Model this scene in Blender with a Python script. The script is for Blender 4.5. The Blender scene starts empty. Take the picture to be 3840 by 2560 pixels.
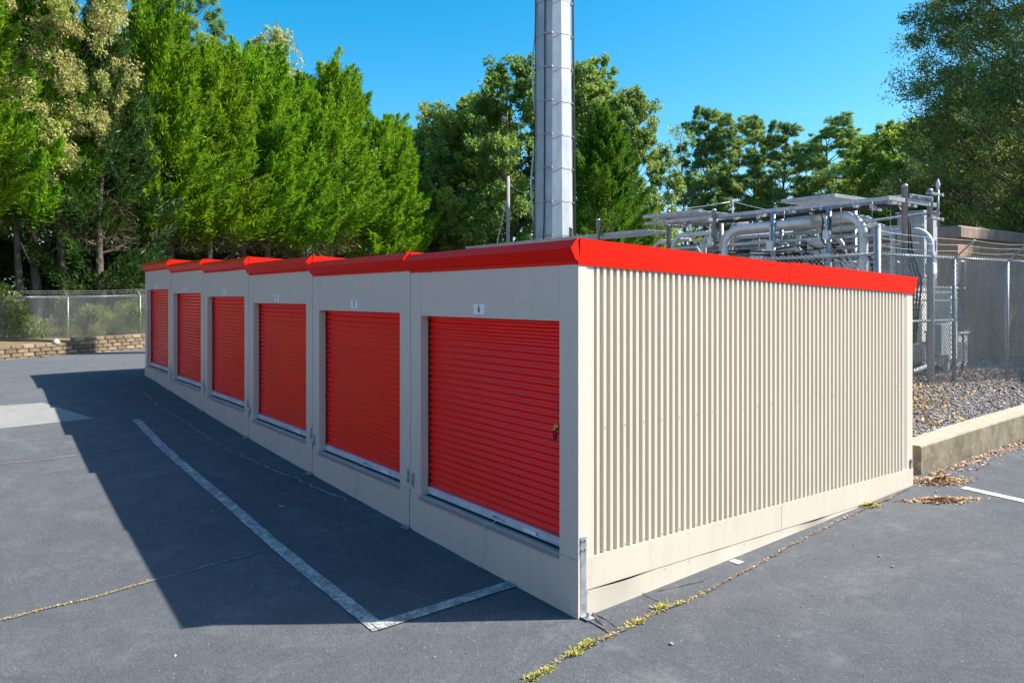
import bpy, math, random
import numpy as np
from mathutils import Vector, Matrix, Euler
random.seed(7); RNG = np.random.default_rng(7)
R = math.radians
S = bpy.context.scene
COL = S.collection

# ------------------------------------------------------------------ camera, light, exposure
CAM = np.array([4.048, -3.603, 2.2756])
FPX = 2850.0; HOR = 1115.0
ANG = R(53.32)
FW = np.array([-math.sin(ANG), math.cos(ANG)]); RT = np.array([math.cos(ANG), math.sin(ANG)])
cd = bpy.data.cameras.new('camera'); cam = bpy.data.objects.new('camera', cd); COL.objects.link(cam)
cam.location = CAM; cam.rotation_euler = (R(90), 0, ANG)
cd.sensor_width = 36; cd.lens = FPX / 3840 * 36; cd.shift_y = -(1280 - HOR) / 3840
cd.clip_start = 0.05; cd.clip_end = 3000
S.camera = cam
SUN_EL = R(44.3); SUN_AZ = math.atan2(0.59, 0.81)
w = bpy.data.worlds.new('World'); S.world = w; w.use_nodes = True
nt = w.node_tree; bg = nt.nodes['Background']
sky = nt.nodes.new('ShaderNodeTexSky'); sky.sky_type = 'NISHITA'; sky.sun_disc = False
sky.sun_elevation = SUN_EL; sky.sun_rotation = SUN_AZ
sky.altitude = 0; sky.air_density = 1.0; sky.dust_density = 1.2; sky.ozone_density = 3.0
hs = nt.nodes.new('ShaderNodeHueSaturation'); hs.inputs['Saturation'].default_value = 1.5; hs.inputs['Hue'].default_value = 0.483
nt.links.new(sky.outputs[0], hs.inputs['Color']); nt.links.new(hs.outputs[0], bg.inputs[0]); bg.inputs[1].default_value = 0.116
ld = bpy.data.lights.new('sun', 'SUN'); ld.energy = 5.0; ld.angle = R(0.5); ld.color = (1.0, 0.94, 0.84)
sun = bpy.data.objects.new('sun', ld); COL.objects.link(sun); sun.location = (10, 10, 30)
sd = Vector((-math.sin(SUN_AZ) * math.cos(SUN_EL), -math.cos(SUN_AZ) * math.cos(SUN_EL), -math.sin(SUN_EL)))
sun.rotation_euler = sd.to_track_quat('-Z', 'Y').to_euler()
S.view_settings.view_transform = 'Standard'; S.view_settings.look = 'None'
S.view_settings.exposure = 1.02; S.view_settings.gamma = 1; S.view_settings.use_curve_mapping = False
S.cycles.max_bounces = 8; S.cycles.diffuse_bounces = 3; S.cycles.glossy_bounces = 3
S.cycles.transmission_bounces = 3; S.cycles.transparent_max_bounces = 8
S.cycles.use_denoising = True
S.cycles.caustics_reflective = False; S.cycles.caustics_refractive = False

# ------------------------------------------------------------------ helpers
def tag(o, label=None, cat=None, group=None, kind=None):
    if label: o['label'] = label
    if cat: o['category'] = cat
    if group: o['group'] = group
    if kind: o['kind'] = kind
    return o
def thing(name, label, cat, loc=(0, 0, 0), rz=0, group=None):
    o = bpy.data.objects.new(name, None); COL.objects.link(o)
    o.location = loc; o.rotation_euler = (0, 0, rz); o.empty_display_size = 0.2
    return tag(o, label, cat, group)
def link(name, me, parent=None, loc=(0, 0, 0), rz=0):
    o = bpy.data.objects.new(name, me); COL.objects.link(o)
    o.location = loc; o.rotation_euler = (0, 0, rz)
    if parent: o.parent = parent
    return o
def copy_tree(o, parent=None):
    c = o.copy(); COL.objects.link(c); c.parent = parent
    for ch in list(o.children): copy_tree(ch, c)
    return c
class MB:
    def __init__(s): s.v = []; s.f = []; s.sm = []
    def add(s, vs, fs, smooth=False):
        b = len(s.v); s.v += [tuple(p) for p in vs]
        s.f += [tuple(i + b for i in f) for f in fs]; s.sm += [smooth] * len(fs); return s
    def box(s, x0, x1, y0, y1, z0, z1):
        if x0 > x1: x0, x1 = x1, x0
        if y0 > y1: y0, y1 = y1, y0
        if z0 > z1: z0, z1 = z1, z0
        return s.add([(x0,y0,z0),(x1,y0,z0),(x1,y1,z0),(x0,y1,z0),(x0,y0,z1),(x1,y0,z1),(x1,y1,z1),(x0,y1,z1)],
              [(0,3,2,1),(4,5,6,7),(0,1,5,4),(1,2,6,5),(2,3,7,6),(3,0,4,7)])
    def cbox(s, x0, x1, y0, y1, z0, z1, c=0.01):
        """box whose vertical and top edges are chamfered"""
        P = [(x0+c,y0),(x1-c,y0),(x1,y0+c),(x1,y1-c),(x1-c,y1),(x0+c,y1),(x0,y1-c),(x0,y0+c)]
        cx, cy = (x0+x1)/2, (y0+y1)/2
        Q = [(px+(c if px<cx else -c)*.7, py+(c if py<cy else -c)*.7) for px,py in P]
        v = [(a,b,z0) for a,b in P]+[(a,b,z1-c) for a,b in P]+[(a,b,z1) for a,b in Q]
        f = [tuple(range(7,-1,-1)), tuple(range(16,24))]
        for r in (0,8):
            for i in range(8):
                j=(i+1)%8; f.append((r+i,r+j,r+8+j,r+8+i))
        return s.add(v,f)
    def prism(s, poly, a, b, axis='x'):
        """poly: list of 2-D points (in the two other axes), extruded from a to b"""
        n = len(poly)
        def m(u, p):
            return {'x': (u, p[0], p[1]), 'y': (p[0], u, p[1]), 'z': (p[0], p[1], u)}[axis]
        v = [m(a, p) for p in poly] + [m(b, p) for p in poly]
        f = [tuple(range(n))[::-1], tuple(range(n, 2*n))]
        for i in range(n): j=(i+1)%n; f.append((i, j, n+j, n+i))
        return s.add(v, f)
    def tube(s, pts, r, n=8, cap=True, smooth=True):
        pts = [Vector(p) for p in pts]; m = len(pts)
        rs = r if isinstance(r, (list, tuple)) else [r]*m
        ups = None; vs = []
        for i, p in enumerate(pts):
            d = (pts[min(i+1,m-1)] - pts[max(i-1,0)]).normalized()
            if ups is None:
                a = Vector((0,0,1)) if abs(d.z) < .9 else Vector((1,0,0))
                ups = d.cross(a).normalized()
            else:
                ups = (ups - d*ups.dot(d)).normalized()
            q = d.cross(ups)
            for k in range(n):
                t = 2*math.pi*k/n
                vs.append(p + (ups*math.cos(t) + q*math.sin(t))*rs[i])
        fs = []
        for i in range(m-1):
            for k in range(n):
                k2=(k+1)%n; fs.append((i*n+k, i*n+k2, (i+1)*n+k2, (i+1)*n+k))
        s.add(vs, fs, smooth)
        if cap:
            b = len(s.v) - len(vs)
            s.f += [tuple(b+k for k in range(n))[::-1], tuple(b+(m-1)*n+k for k in range(n))]; s.sm += [False]*2
        return s
    def lathe(s, prof, x=0, y=0, n=16, smooth=True):
        vs = [(x+r*math.cos(2*math.pi*k/n), y+r*math.sin(2*math.pi*k/n), z) for r, z in prof for k in range(n)]
        fs = [(i*n+k, i*n+(k+1)%n, (i+1)*n+(k+1)%n, (i+1)*n+k) for i in range(len(prof)-1) for k in range(n)]
        s.add(vs, fs, smooth); b=len(s.v)-len(vs)
        s.f += [tuple(b+k for k in range(n))[::-1], tuple(b+(len(prof)-1)*n+k for k in range(n))]; s.sm += [False]*2
        return s
    def mesh(s, name, mat):
        me = bpy.data.meshes.new(name); me.from_pydata(s.v, [], s.f); me.materials.append(mat)
        me.polygons.foreach_set('use_smooth', s.sm); me.update(); return me
    def obj(s, name, mat, parent=None, loc=(0,0,0), rz=0):
        return link(name, s.mesh(name, mat), parent, loc, rz)
def np_mesh(name, V, F, mat, smooth=False):
    """V (n,3), F (m,4) or (m,3)"""
    me = bpy.data.meshes.new(name); k = F.shape[1]
    me.vertices.add(len(V)); me.vertices.foreach_set('co', V.astype(np.float32).ravel())
    me.loops.add(F.size); me.loops.foreach_set('vertex_index', F.astype(np.int32).ravel())
    me.polygons.add(len(F)); me.polygons.foreach_set('loop_start', np.arange(0, F.size, k, dtype=np.int32))
    if smooth: me.polygons.foreach_set('use_smooth', np.ones(len(F), bool))
    me.update(calc_edges=True); me.materials.append(mat); return me

# pixel helpers in the 2352 x 1568 view of the photo; Z is metres along the view direction
K = 3840/2352
def cw(X, Z): return CAM[:2] + Z*FW + X*RT
def W(px, Z): return cw((px*K-1920)/FPX*Z, Z)
def Hz(py, Z): return CAM[2] + (HOR-py*K)/FPX*Z

# ------------------------------------------------------------------ terrain
CP = np.array([(0,0,0),(-2.44,0,.047),(-4.88,0,.119),(-7.32,0,.19),(-9.76,0,.297),(-12.2,0,.406),(-14.64,0,.53),
  (0,1.18,.043),(0,2.44,.10),(0,3.72,.184),(0,4.88,.219),(-.1,5.33,.25),(0,8.12,.35),(3,6,.22),(3,2,.04),
  (-16.2,-2.2,.52),(-1.6,-2.3,-.04),(3,-3,-.12),(-6,-3,.12),(-10,-3,.3),(-29,-2,.02),(-31,1,.02),(-32.5,3.45,.02),(-35,8,.0),
  (-27,-5,.03),(-23,-3,.24),(-24,1,.26),(-7,4,.28),(-14,4.6,.4),(-20,-8,.2),(-10,-9,.1),(3,-9,-.2),(0,12,.45),(6,10,.3)])
LS = 5.5
def kern(a, b):
    d2 = ((a[:,None,:]-b[None,:,:])**2).sum(-1); return np.exp(-d2/(2*LS*LS))
KA = np.linalg.solve(kern(CP[:,:2],CP[:,:2]) + .004*np.eye(len(CP)), CP[:,2]-.1)
def Av(P): P = np.asarray(P, float).reshape(-1,2); return kern(P, CP[:,:2])@KA + .1
def A(x, y): return float(Av([(x,y)])[0])
def G(px, py):
    """point of the asphalt seen at view pixel (px,py)"""
    z = .05
    for _ in range(30):
        Z = (CAM[2]-z)*FPX/(py*K-HOR); p = W(px, Z); z = .5*z+.5*A(*p)
    return np.array([p[0], p[1], z])
# retaining wall line
WL = cw((0-1920)/FPX*27.5, 27.5); WR = cw((545-1920)/FPX*33.5, 33.5)
WD = (WR-WL)/np.linalg.norm(WR-WL); WN = np.array([-WD[1], WD[0]])
if np.dot(WN, FW) < 0: WN = -WN
def h(x, y):
    x = np.asarray(x, float); y = np.asarray(y, float)
    e = np.minimum(-.42-x, y-5.66); t = np.clip(e/1.0, 0, 1); t = t*t*(3-2*t)
    c = .60 + .44*t
    f = np.clip((-x-16)/12, 0, 1); f = f*f*(3-2*f)
    d = np.clip(((x-WL[0])*WN[0]+(y-WL[1])*WN[1])/40, 0, 1)
    b = .50 + .9*d
    return c*(1-f) + b*f

# ------------------------------------------------------------------ materials
class NT:
    def __init__(s, name, rough=.6, metal=0, spec=.5):
        s.m = bpy.data.materials.new(name); s.m.use_nodes = True; s.t = s.m.node_tree
        s.b = s.t.nodes['Principled BSDF']; s.b.inputs['Roughness'].default_value = rough
        s.b.inputs['Metallic'].default_value = metal; s.b.inputs['Specular IOR Level'].default_value = spec
        s._c = None
    def n(s, typ, **kw):
        nd = s.t.nodes.new(typ)
        for k, v in kw.items():
            if hasattr(nd, k): setattr(nd, k, v)
            else: nd.inputs[k.replace('_',' ')].default_value = v
        return nd
    def l(s, a, b): s.t.links.new(a, b)
    def co(s, scale=(1,1,1), src='Object'):
        tc = s.n('ShaderNodeTexCoord'); mp = s.n('ShaderNodeMapping'); mp.inputs['Scale'].default_value = scale
        s.l(tc.outputs[src], mp.inputs[0]); return mp.outputs[0]
    def noise(s, scale, detail=4, rough=.55, vec=None, dist=0):
        nd = s.n('ShaderNodeTexNoise'); nd.inputs['Scale'].default_value = scale; nd.inputs['Detail'].default_value = detail
        nd.inputs['Roughness'].default_value = rough; nd.inputs['Distortion'].default_value = dist
        s.l(vec if vec is not None else s.co(), nd.inputs['Vector']); return nd.outputs['Fac']
    def ramp(s, fac, stops, interp='LINEAR'):
        r = s.n('ShaderNodeValToRGB'); cr = r.color_ramp; cr.interpolation = interp
        while len(cr.elements) < len(stops): cr.elements.new(.5)
        for e, (p, c) in zip(cr.elements, stops):
            e.position = p; e.color = (*c, 1) if len(c) == 3 else c
        s.l(fac, r.inputs[0]); return r.outputs[0]
    def mix(s, fac, a, b, typ='MIX'):
        m = s.n('ShaderNodeMix', data_type='RGBA', blend_type=typ)
        for inp, v in ((m.inputs[0], fac), (m.inputs[6], a), (m.inputs[7], b)):
            if hasattr(v, 'links') or hasattr(v, 'is_linked'): s.l(v, inp)
            elif isinstance(v, (int, float)): inp.default_value = v
            else: inp.default_value = (*v, 1)
        return m.outputs[2]
    def col(s, c):
        if isinstance(c, tuple): s.b.inputs['Base Color'].default_value = (*c, 1)
        else: s.l(c, s.b.inputs['Base Color'])
        return s
    def bump(s, height, strength=.3, dist=.01):
        b = s.n('ShaderNodeBump'); b.inputs['Strength'].default_value = strength; b.inputs['Distance'].default_value = dist
        s.l(height, b.inputs['Height']); s.l(b.outputs[0], s.b.inputs['Normal']); return s
G3 = lambda v: (v, v, v)
def painted(name, c, rough=.4, var=.06, dirt=(.5,.45,.38), dirt_amt=.10, bumpy=.05, spec=.5):
    t = NT(name, rough, spec=spec)
    n1 = t.noise(1.3, 5); n2 = t.noise(40, 3)
    lo = tuple(x*(1-var) for x in c); hi = tuple(min(1,x*(1+var)) for x in c)
    base = t.ramp(n1, [(.3,lo),(.7,hi)])
    st = t.ramp(t.noise(2.2, 6, .65, t.co((3,3,.5))), [(.52,G3(0)),(.8,G3(1))])
    m = t.n('ShaderNodeMath', operation='MULTIPLY'); t.l(st, m.inputs[0]); m.inputs[1].default_value = dirt_amt
    t.col(t.mix(m.outputs[0], base, tuple(a*b for a,b in zip(c,dirt))))
    t.bump(n1 if bumpy > .1 else n2, bumpy, .01); return t.m
M = {}
M['beige'] = painted('beige_paint', (.585,.515,.425), .42, .02)
M['beige_flat'] = painted('beige_skirt', (.565,.495,.405), .45, .03, dirt_amt=.22, bumpy=.2)
M['fascia'] = painted('red_fascia_paint', (.76,.010,.002), .36, .03, (.8,.6,.6), .14, spec=.12, bumpy=.03)
M['door'] = painted('red_door_paint', (.92,.006,.004), .24, .03, (.85,.6,.6), .08, bumpy=.012, spec=.28)
_b=M['door'].node_tree.nodes['Principled BSDF']; _b.inputs['Coat Weight'].default_value=.12; _b.inputs['Coat Roughness'].default_value=.1
M['plate'] = painted('white_plate', (.8,.8,.8), .35, .02)
def plain(name, c, rough=.6, metal=0):
    t = NT(name, rough, metal); t.col(t.ramp(t.noise(6,4), [(.3,tuple(x*.85 for x in c)),(.7,tuple(min(1,x*1.12) for x in c))])); return t.m
M['numeral'] = plain('dark_lettering', (.05,.03,.03), .5)
M['numeral_red'] = plain('red_lettering', (.30,.02,.02), .5)
M['black'] = plain('black_rubber', (.015,.015,.017), .5)
M['dark_void'] = plain('dark_gap', (.01,.01,.01), .8)
M['alu'] = plain('aluminium_bar', (.62,.64,.68), .42, .35)
M['brass'] = plain('brass', (.55,.42,.14), .35, .8)
M['pvc'] = plain('grey_pvc', (.56,.57,.58), .45)
M['cabinet'] = plain('grey_cabinet', (.42,.44,.45), .45)
M['cabinet_white'] = plain('white_cabinet', (.68,.68,.66), .45)
M['cabinet_dark'] = plain('dark_cabinet', (.10,.10,.11), .6)
M['rope'] = plain('white_cord', (.6,.58,.54), .8)
M['paper'] = plain('white_scrap', (.8,.8,.78), .8)
t = NT('galvanised_steel', .46, .55)
v = t.n('ShaderNodeTexVoronoi'); v.inputs['Scale'].default_value = 22; t.l(t.co(), v.inputs['Vector'])
sc = t.n('ShaderNodeSeparateColor'); t.l(v.outputs['Color'], sc.inputs[0])
c1 = t.ramp(sc.outputs[0], [(0,(.30,.32,.345)),(1,(.46,.48,.51))])
t.col(t.mix(t.ramp(t.noise(3,6,.6,t.co((1,1,.3))), [(.4,G3(0)),(.75,G3(1))]), c1, (.27,.28,.29))); M['galv'] = t.m
t = NT('monopole_steel', .6, .1)
c1 = t.ramp(t.noise(2.2,8,.65,t.co((1,1,.45))), [(.3,(.33,.36,.40)),(.5,(.42,.45,.49)),(.72,(.52,.55,.59))])
t.col(t.mix(t.ramp(t.noise(9,6,.7,t.co((2,2,.3))), [(.5,G3(0)),(.8,G3(.7))]), c1, (.60,.61,.62))); M['mono'] = t.m
# asphalt
t = NT('asphalt', .85, spec=.25)
big = t.noise(.35,6,.6); mid = t.noise(3.5,6,.65); fine = t.noise(95,4,.7); fin2 = t.noise(26,5,.75)
base = t.ramp(big, [(.3,(.096,.105,.121)),(.7,(.148,.157,.172))])
base = t.mix(.55, base, t.ramp(mid, [(.25,(.072,.078,.090)),(.75,(.138,.143,.152))]))
base = t.mix(.7, base, t.ramp(fine, [(.28,G3(.20)),(.5,G3(.5)),(.74,G3(.86))]), 'OVERLAY')
base = t.mix(.55, base, t.ramp(fin2, [(.30,G3(.36)),(.5,G3(.5)),(.72,G3(.68))]), 'OVERLAY')
vo = t.n('ShaderNodeTexVoronoi'); vo.inputs['Scale'].default_value = 34; t.l(t.co(), vo.inputs['Vector'])
se = t.n('ShaderNodeSeparateColor'); t.l(vo.outputs['Color'], se.inputs[0])
g1 = t.ramp(se.outputs[0], [(.93,G3(0)),(.97,G3(1))]); g2 = t.ramp(vo.outputs['Distance'], [(.12,G3(1)),(.24,G3(0))])
mm = t.n('ShaderNodeMath', operation='MULTIPLY'); t.l(g1, mm.inputs[0]); t.l(g2, mm.inputs[1])
m2 = t.n('ShaderNodeMath', operation='MULTIPLY'); t.l(mm.outputs[0], m2.inputs[0]); m2.inputs[1].default_value = .55
base = t.mix(m2.outputs[0], base, (.50,.48,.44))
# scuffed pale patches
pt = t.ramp(t.noise(1.6,9,.85), [(.52,G3(0)),(.70,G3(.55))])
base = t.mix(pt, base, (.24,.245,.25))
t.col(base); t.bump(t.noise(75,6,.8), .95, .016); M['asphalt'] = t.m
t = NT('worn_line_paint', .75)
wear = t.ramp(t.noise(9,8,.75), [(.38,G3(0)),(.56,G3(1))]); w2 = t.ramp(t.noise(70,5,.7), [(.40,G3(0)),(.60,G3(1))])
mx = t.mix(.5, wear, w2); t.col(t.mix(t.ramp(mx,[(.35,G3(0)),(.75,G3(1))]), (.52,.50,.46), (.15,.155,.16))); M['line'] = t.m
t = NT('worn_line_sparse', .8)
t.col(t.mix(t.ramp(t.noise(14,8,.75),[(.5,G3(0)),(.7,G3(.8))]), (.66,.65,.60), (.2,.2,.2))); M['line2'] = t.m
t = NT('crack', .95); t.col(t.ramp(t.noise(30,5), [(.3,(.03,.03,.034)),(.7,(.16,.155,.15))])); M['crack'] = t.m
t = NT('crack_pale', .95); t.col(t.ramp(t.noise(22,6,.7), [(.35,(.11,.11,.115)),(.65,(.33,.32,.30))])); M['crack_pale'] = t.m
t = NT('patch_concrete', .9); t.col(t.ramp(t.noise(5,8,.7), [(.3,(.21,.21,.205)),(.7,(.28,.275,.265))])); t.bump(t.noise(80,4),.4,.01); M['patch'] = t.m
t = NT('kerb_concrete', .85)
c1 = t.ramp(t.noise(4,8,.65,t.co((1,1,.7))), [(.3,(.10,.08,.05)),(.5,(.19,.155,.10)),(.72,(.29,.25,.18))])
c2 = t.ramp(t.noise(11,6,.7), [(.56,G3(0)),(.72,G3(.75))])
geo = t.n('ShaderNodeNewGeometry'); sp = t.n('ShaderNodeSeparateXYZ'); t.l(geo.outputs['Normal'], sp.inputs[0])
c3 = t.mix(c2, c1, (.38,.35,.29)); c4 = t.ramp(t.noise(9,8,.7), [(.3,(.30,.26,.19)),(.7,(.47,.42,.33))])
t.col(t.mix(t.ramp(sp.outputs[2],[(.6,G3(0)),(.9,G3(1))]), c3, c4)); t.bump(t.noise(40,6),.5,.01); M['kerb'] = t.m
t = NT('block', .95)
v = t.n('ShaderNodeNewGeometry')
c = t.ramp(v.outputs['Random Per Island'], [(0,(.15,.11,.07)),(.5,(.24,.175,.11)),(1,(.33,.245,.155))])
t.col(t.mix(.6, c, t.ramp(t.noise(12,8,.7),[(.3,G3(.36)),(.7,G3(.64))]), 'OVERLAY')); t.bump(t.noise(22,8,.7),1,.04); M['block'] = t.m
def rocky(name, stops, rough=.9):
    t = NT(name, rough); g = t.n('ShaderNodeNewGeometry')
    t.col(t.ramp(g.outputs['Random Per Island'], stops)); return t.m
M['stones'] = rocky('gravel_stones', [(0,(.09,.09,.105)),(.35,(.21,.21,.225)),(.6,(.32,.31,.31)),(.85,(.44,.40,.36)),(.95,(.38,.22,.12)),(1,(.70,.67,.62))])
M['leaf_litter'] = rocky('dry_leaves', [(0,(.20,.10,.05)),(.4,(.42,.24,.13)),(.7,(.56,.36,.20)),(1,(.74,.58,.38))])
M['orange_litter'] = rocky('orange_leaves', [(0,(.30,.13,.03)),(.5,(.55,.30,.06)),(1,(.75,.55,.15))])
M['weed'] = rocky('weed_leaves', [(0,(.16,.20,.03)),(.5,(.36,.33,.05)),(1,(.60,.46,.14))])
M['pebble'] = rocky('pebbles', [(0,(.10,.10,.11)),(.6,(.35,.34,.33)),(1,(.7,.68,.62))])
t = NT('gravel_ground', .95)
t.col(t.ramp(t.noise(30,6,.8), [(.3,(.06,.06,.07)),(.5,(.17,.16,.16)),(.7,(.30,.27,.23))])); t.bump(t.noise(60,5,.8),1,.03); M['gravel'] = t.m
t = NT('forest_floor', .95)
t.col(t.ramp(t.noise(2.5,8,.75), [(.3,(.10,.07,.03)),(.5,(.20,.14,.07)),(.7,(.16,.18,.05))])); t.bump(t.noise(20,5),.8,.05); M['floor'] = t.m
t = NT('bark', .95)
t.col(t.ramp(t.noise(5,8,.7,t.co((3,3,.5))), [(.3,(.05,.04,.032)),(.7,(.19,.15,.12))])); t.bump(t.noise(6,6,.7,t.co((4,4,.6))),1,.05); M['bark'] = t.m
t = NT('weathered_wood', .9)
t.col(t.ramp(t.noise(4,8,.7,t.co((4,4,.3))), [(.3,(.28,.25,.22)),(.7,(.46,.43,.39))])); M['wood'] = t.m
t = NT('aggregate_wall', .95)
t.col(t.ramp(t.noise(14,8,.8), [(.3,(.28,.15,.085)),(.5,(.42,.245,.15)),(.7,(.56,.36,.23))])); t.bump(t.noise(60,4),.8,.02); M['shelter'] = t.m
t = NT('shelter_roof_edge', .9)
t.col(t.ramp(t.noise(5,8,.7,t.co((1,1,.3))), [(.3,(.16,.11,.09)),(.7,(.36,.26,.21))])); M['shelter_roof'] = t.m
t = NT('tread_plate', .4, .6)
ck = t.n('ShaderNodeTexChecker'); ck.inputs['Scale'].default_value = 60; t.l(t.co(), ck.inputs['Vector'])
t.col(t.mix(ck.outputs['Fac'], (.30,.31,.33), (.46,.47,.50))); M['tread'] = t.m
def leafmat(name, stops, patch=None, trans=.35, rough=.5, pscale=.5, sat=1):
    t = NT(name, rough, spec=.3); g = t.n('ShaderNodeNewGeometry')
    c = t.ramp(g.outputs['Random Per Island'], stops)
    oi = t.n('ShaderNodeObjectInfo')
    if patch:
        ad = t.n('ShaderNodeVectorMath', operation='ADD'); t.l(t.co(), ad.inputs[0]); t.l(oi.outputs['Location'], ad.inputs[1])
        c = t.mix(t.ramp(t.noise(pscale,3,.6,ad.outputs[0]), [(.42,G3(0)),(.62,G3(1))]), c, patch)
    if patch:
        hv = t.n('ShaderNodeHueSaturation'); mr = t.n('ShaderNodeMapRange'); mr.inputs[3].default_value=.492; mr.inputs[4].default_value=.512
        t.l(oi.outputs['Random'], mr.inputs[0]); t.l(mr.outputs[0], hv.inputs['Hue'])
        mv = t.n('ShaderNodeMapRange'); mv.inputs[3].default_value=.88; mv.inputs[4].default_value=1.14
        ml = t.n('ShaderNodeMath', operation='FRACT'); m9 = t.n('ShaderNodeMath', operation='MULTIPLY'); m9.inputs[1].default_value=7.31
        t.l(oi.outputs['Random'], m9.inputs[0]); t.l(m9.outputs[0], ml.inputs[0]); t.l(ml.outputs[0], mv.inputs[0]); t.l(mv.outputs[0], hv.inputs['Value'])
        t.l(c, hv.inputs['Color']); c = hv.outputs[0]
    t.col(c)
    tr = t.n('ShaderNodeBsdfTranslucent'); t.l(c, tr.inputs[0])
    ms = t.n('ShaderNodeMixShader'); ms.inputs[0].default_value = trans
    out = t.t.nodes['Material Output']
    t.l(t.b.outputs[0], ms.inputs[1]); t.l(tr.outputs[0], ms.inputs[2]); t.l(ms.outputs[0], out.inputs[0]); return t.m
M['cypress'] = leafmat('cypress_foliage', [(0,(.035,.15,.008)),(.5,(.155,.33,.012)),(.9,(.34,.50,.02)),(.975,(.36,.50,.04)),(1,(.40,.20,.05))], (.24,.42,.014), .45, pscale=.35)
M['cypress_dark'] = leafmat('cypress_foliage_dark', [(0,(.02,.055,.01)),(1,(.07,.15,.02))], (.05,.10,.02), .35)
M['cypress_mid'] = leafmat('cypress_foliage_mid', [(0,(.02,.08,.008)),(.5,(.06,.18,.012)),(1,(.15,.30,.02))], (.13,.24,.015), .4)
M['dead'] = leafmat('dead_twigs', [(0,(.06,.04,.025)),(1,(.20,.15,.07))], None, .1)
M['oak_tan'] = leafmat('tan_oak_leaves', [(0,(.24,.30,.06)),(.45,(.44,.46,.14)),(.75,(.62,.54,.22)),(.93,(.75,.66,.38)),(1,(.70,.28,.03))], (.34,.42,.09), .35)
M['decid'] = leafmat('deciduous_leaves', [(0,(.07,.15,.04)),(.6,(.19,.31,.07)),(1,(.38,.50,.12))], (.36,.46,.09), .5, pscale=.3)
M['pine'] = leafmat('pine_needles', [(0,(.08,.19,.07)),(1,(.28,.46,.14))], (.36,.46,.09), .45, pscale=.3)
M['yellowish'] = leafmat('yellowing_leaves', [(0,(.12,.19,.02)),(.6,(.28,.36,.04)),(1,(.50,.50,.07))], (.15,.26,.04), .5)
M['willow'] = leafmat('willow_oak_leaves', [(0,(.05,.11,.035)),(.7,(.16,.25,.08)),(1,(.40,.48,.12))], (.24,.31,.07), .5, pscale=.5)
M['shrub'] = leafmat('shrub_leaves', [(0,(.08,.17,.03)),(.6,(.22,.34,.05)),(1,(.48,.52,.10))], (.36,.40,.07), .45)
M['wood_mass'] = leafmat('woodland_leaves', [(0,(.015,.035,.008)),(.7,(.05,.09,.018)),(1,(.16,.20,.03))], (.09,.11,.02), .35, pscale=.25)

# ------------------------------------------------------------------ ground sheets
def grid(name, xs, ys, zf, mat):
    X, Y = np.meshgrid(xs, ys); P = np.stack([X.ravel(), Y.ravel()], 1); z = zf(P)
    V = np.column_stack([P, z]); nx = len(xs); i = np.arange(len(ys)-1)[:,None]*nx + np.arange(nx-1)[None,:]
    F = np.stack([i, i+1, i+1+nx, i+nx], -1).reshape(-1,4)
    return link(name, np_mesh(name, V, F, mat, True))
tag(link('ground', np_mesh('ground', np.array([(-900,-900,-1.2),(900,-900,-1.2),(900,900,-1.2),(-900,900,-1.2.__float__())]), np.array([[0,1,2,3]]), M['floor'])), kind='structure')
xs = np.concatenate([np.arange(-44,12,.4), np.arange(12,80,4)]); ys = np.concatenate([np.arange(-70,-14,4), np.arange(-14,14,.4), np.arange(14,80,4)])
def zasph(P):
    z = Av(P); d = (P[:,0]-WL[0])*WN[0]+(P[:,1]-WL[1])*WN[1]
    return np.where(d > .5, -.6, z)
tag(grid('asphalt_lot', xs, ys, zasph, M['asphalt']), kind='structure')
# woodland floor behind the retaining wall
ts = np.concatenate([np.arange(-160,-20,10), np.arange(-20,40,1.), np.arange(40,400,12)])
ds = np.concatenate([[.16], np.arange(1,12,1.), np.arange(12,60,6), np.arange(60,500,40)])
T, D = np.meshgrid(ts, ds)
PX = WL[0]+T*WD[0]+D*WN[0]; PY = WL[1]+T*WD[1]+D*WN[1]
V = np.stack([PX.ravel(), PY.ravel(), h(PX,PY).ravel()+RNG.normal(0,.015,PX.size)],1); nx=len(ts)
i = np.arange(len(ds)-1)[:,None]*nx+np.arange(nx-1)[None,:]
tag(link('woodland_floor', np_mesh('woodland_floor', V, np.stack([i,i+1,i+1+nx,i+nx],-1).reshape(-1,4), M['floor'], True)), kind='structure')
ysr = np.concatenate([np.arange(5.62,14,.25), np.arange(14,60,4), np.arange(60,400,20)]); rows=[]
us = np.concatenate([[0,.03,.06,.1,.15,.2,.3,.4,.6,1,1.5,2,3,4,6,9,12,16,20,25,30,35,40]]) 
for y in ysr:
    xl = WL[0]+(y-WL[1])*WD[0]/WD[1]+.16*WN[0]
    span = (-.40-xl); uu = us/us[-1]*span
    x = -.40-uu; rows.append(np.stack([x, np.full_like(x,y)],1))
P = np.concatenate(rows); V = np.column_stack([P, h(P[:,0],P[:,1])]); nx=len(us)
i = np.arange(len(ysr)-1)[:,None]*nx+np.arange(nx-1)[None,:]
tag(link('gravel_yard', np_mesh('gravel_yard', V, np.stack([i,i+1,i+1+nx,i+nx],-1).reshape(-1,4), M['gravel'], True)), kind='structure')

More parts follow.
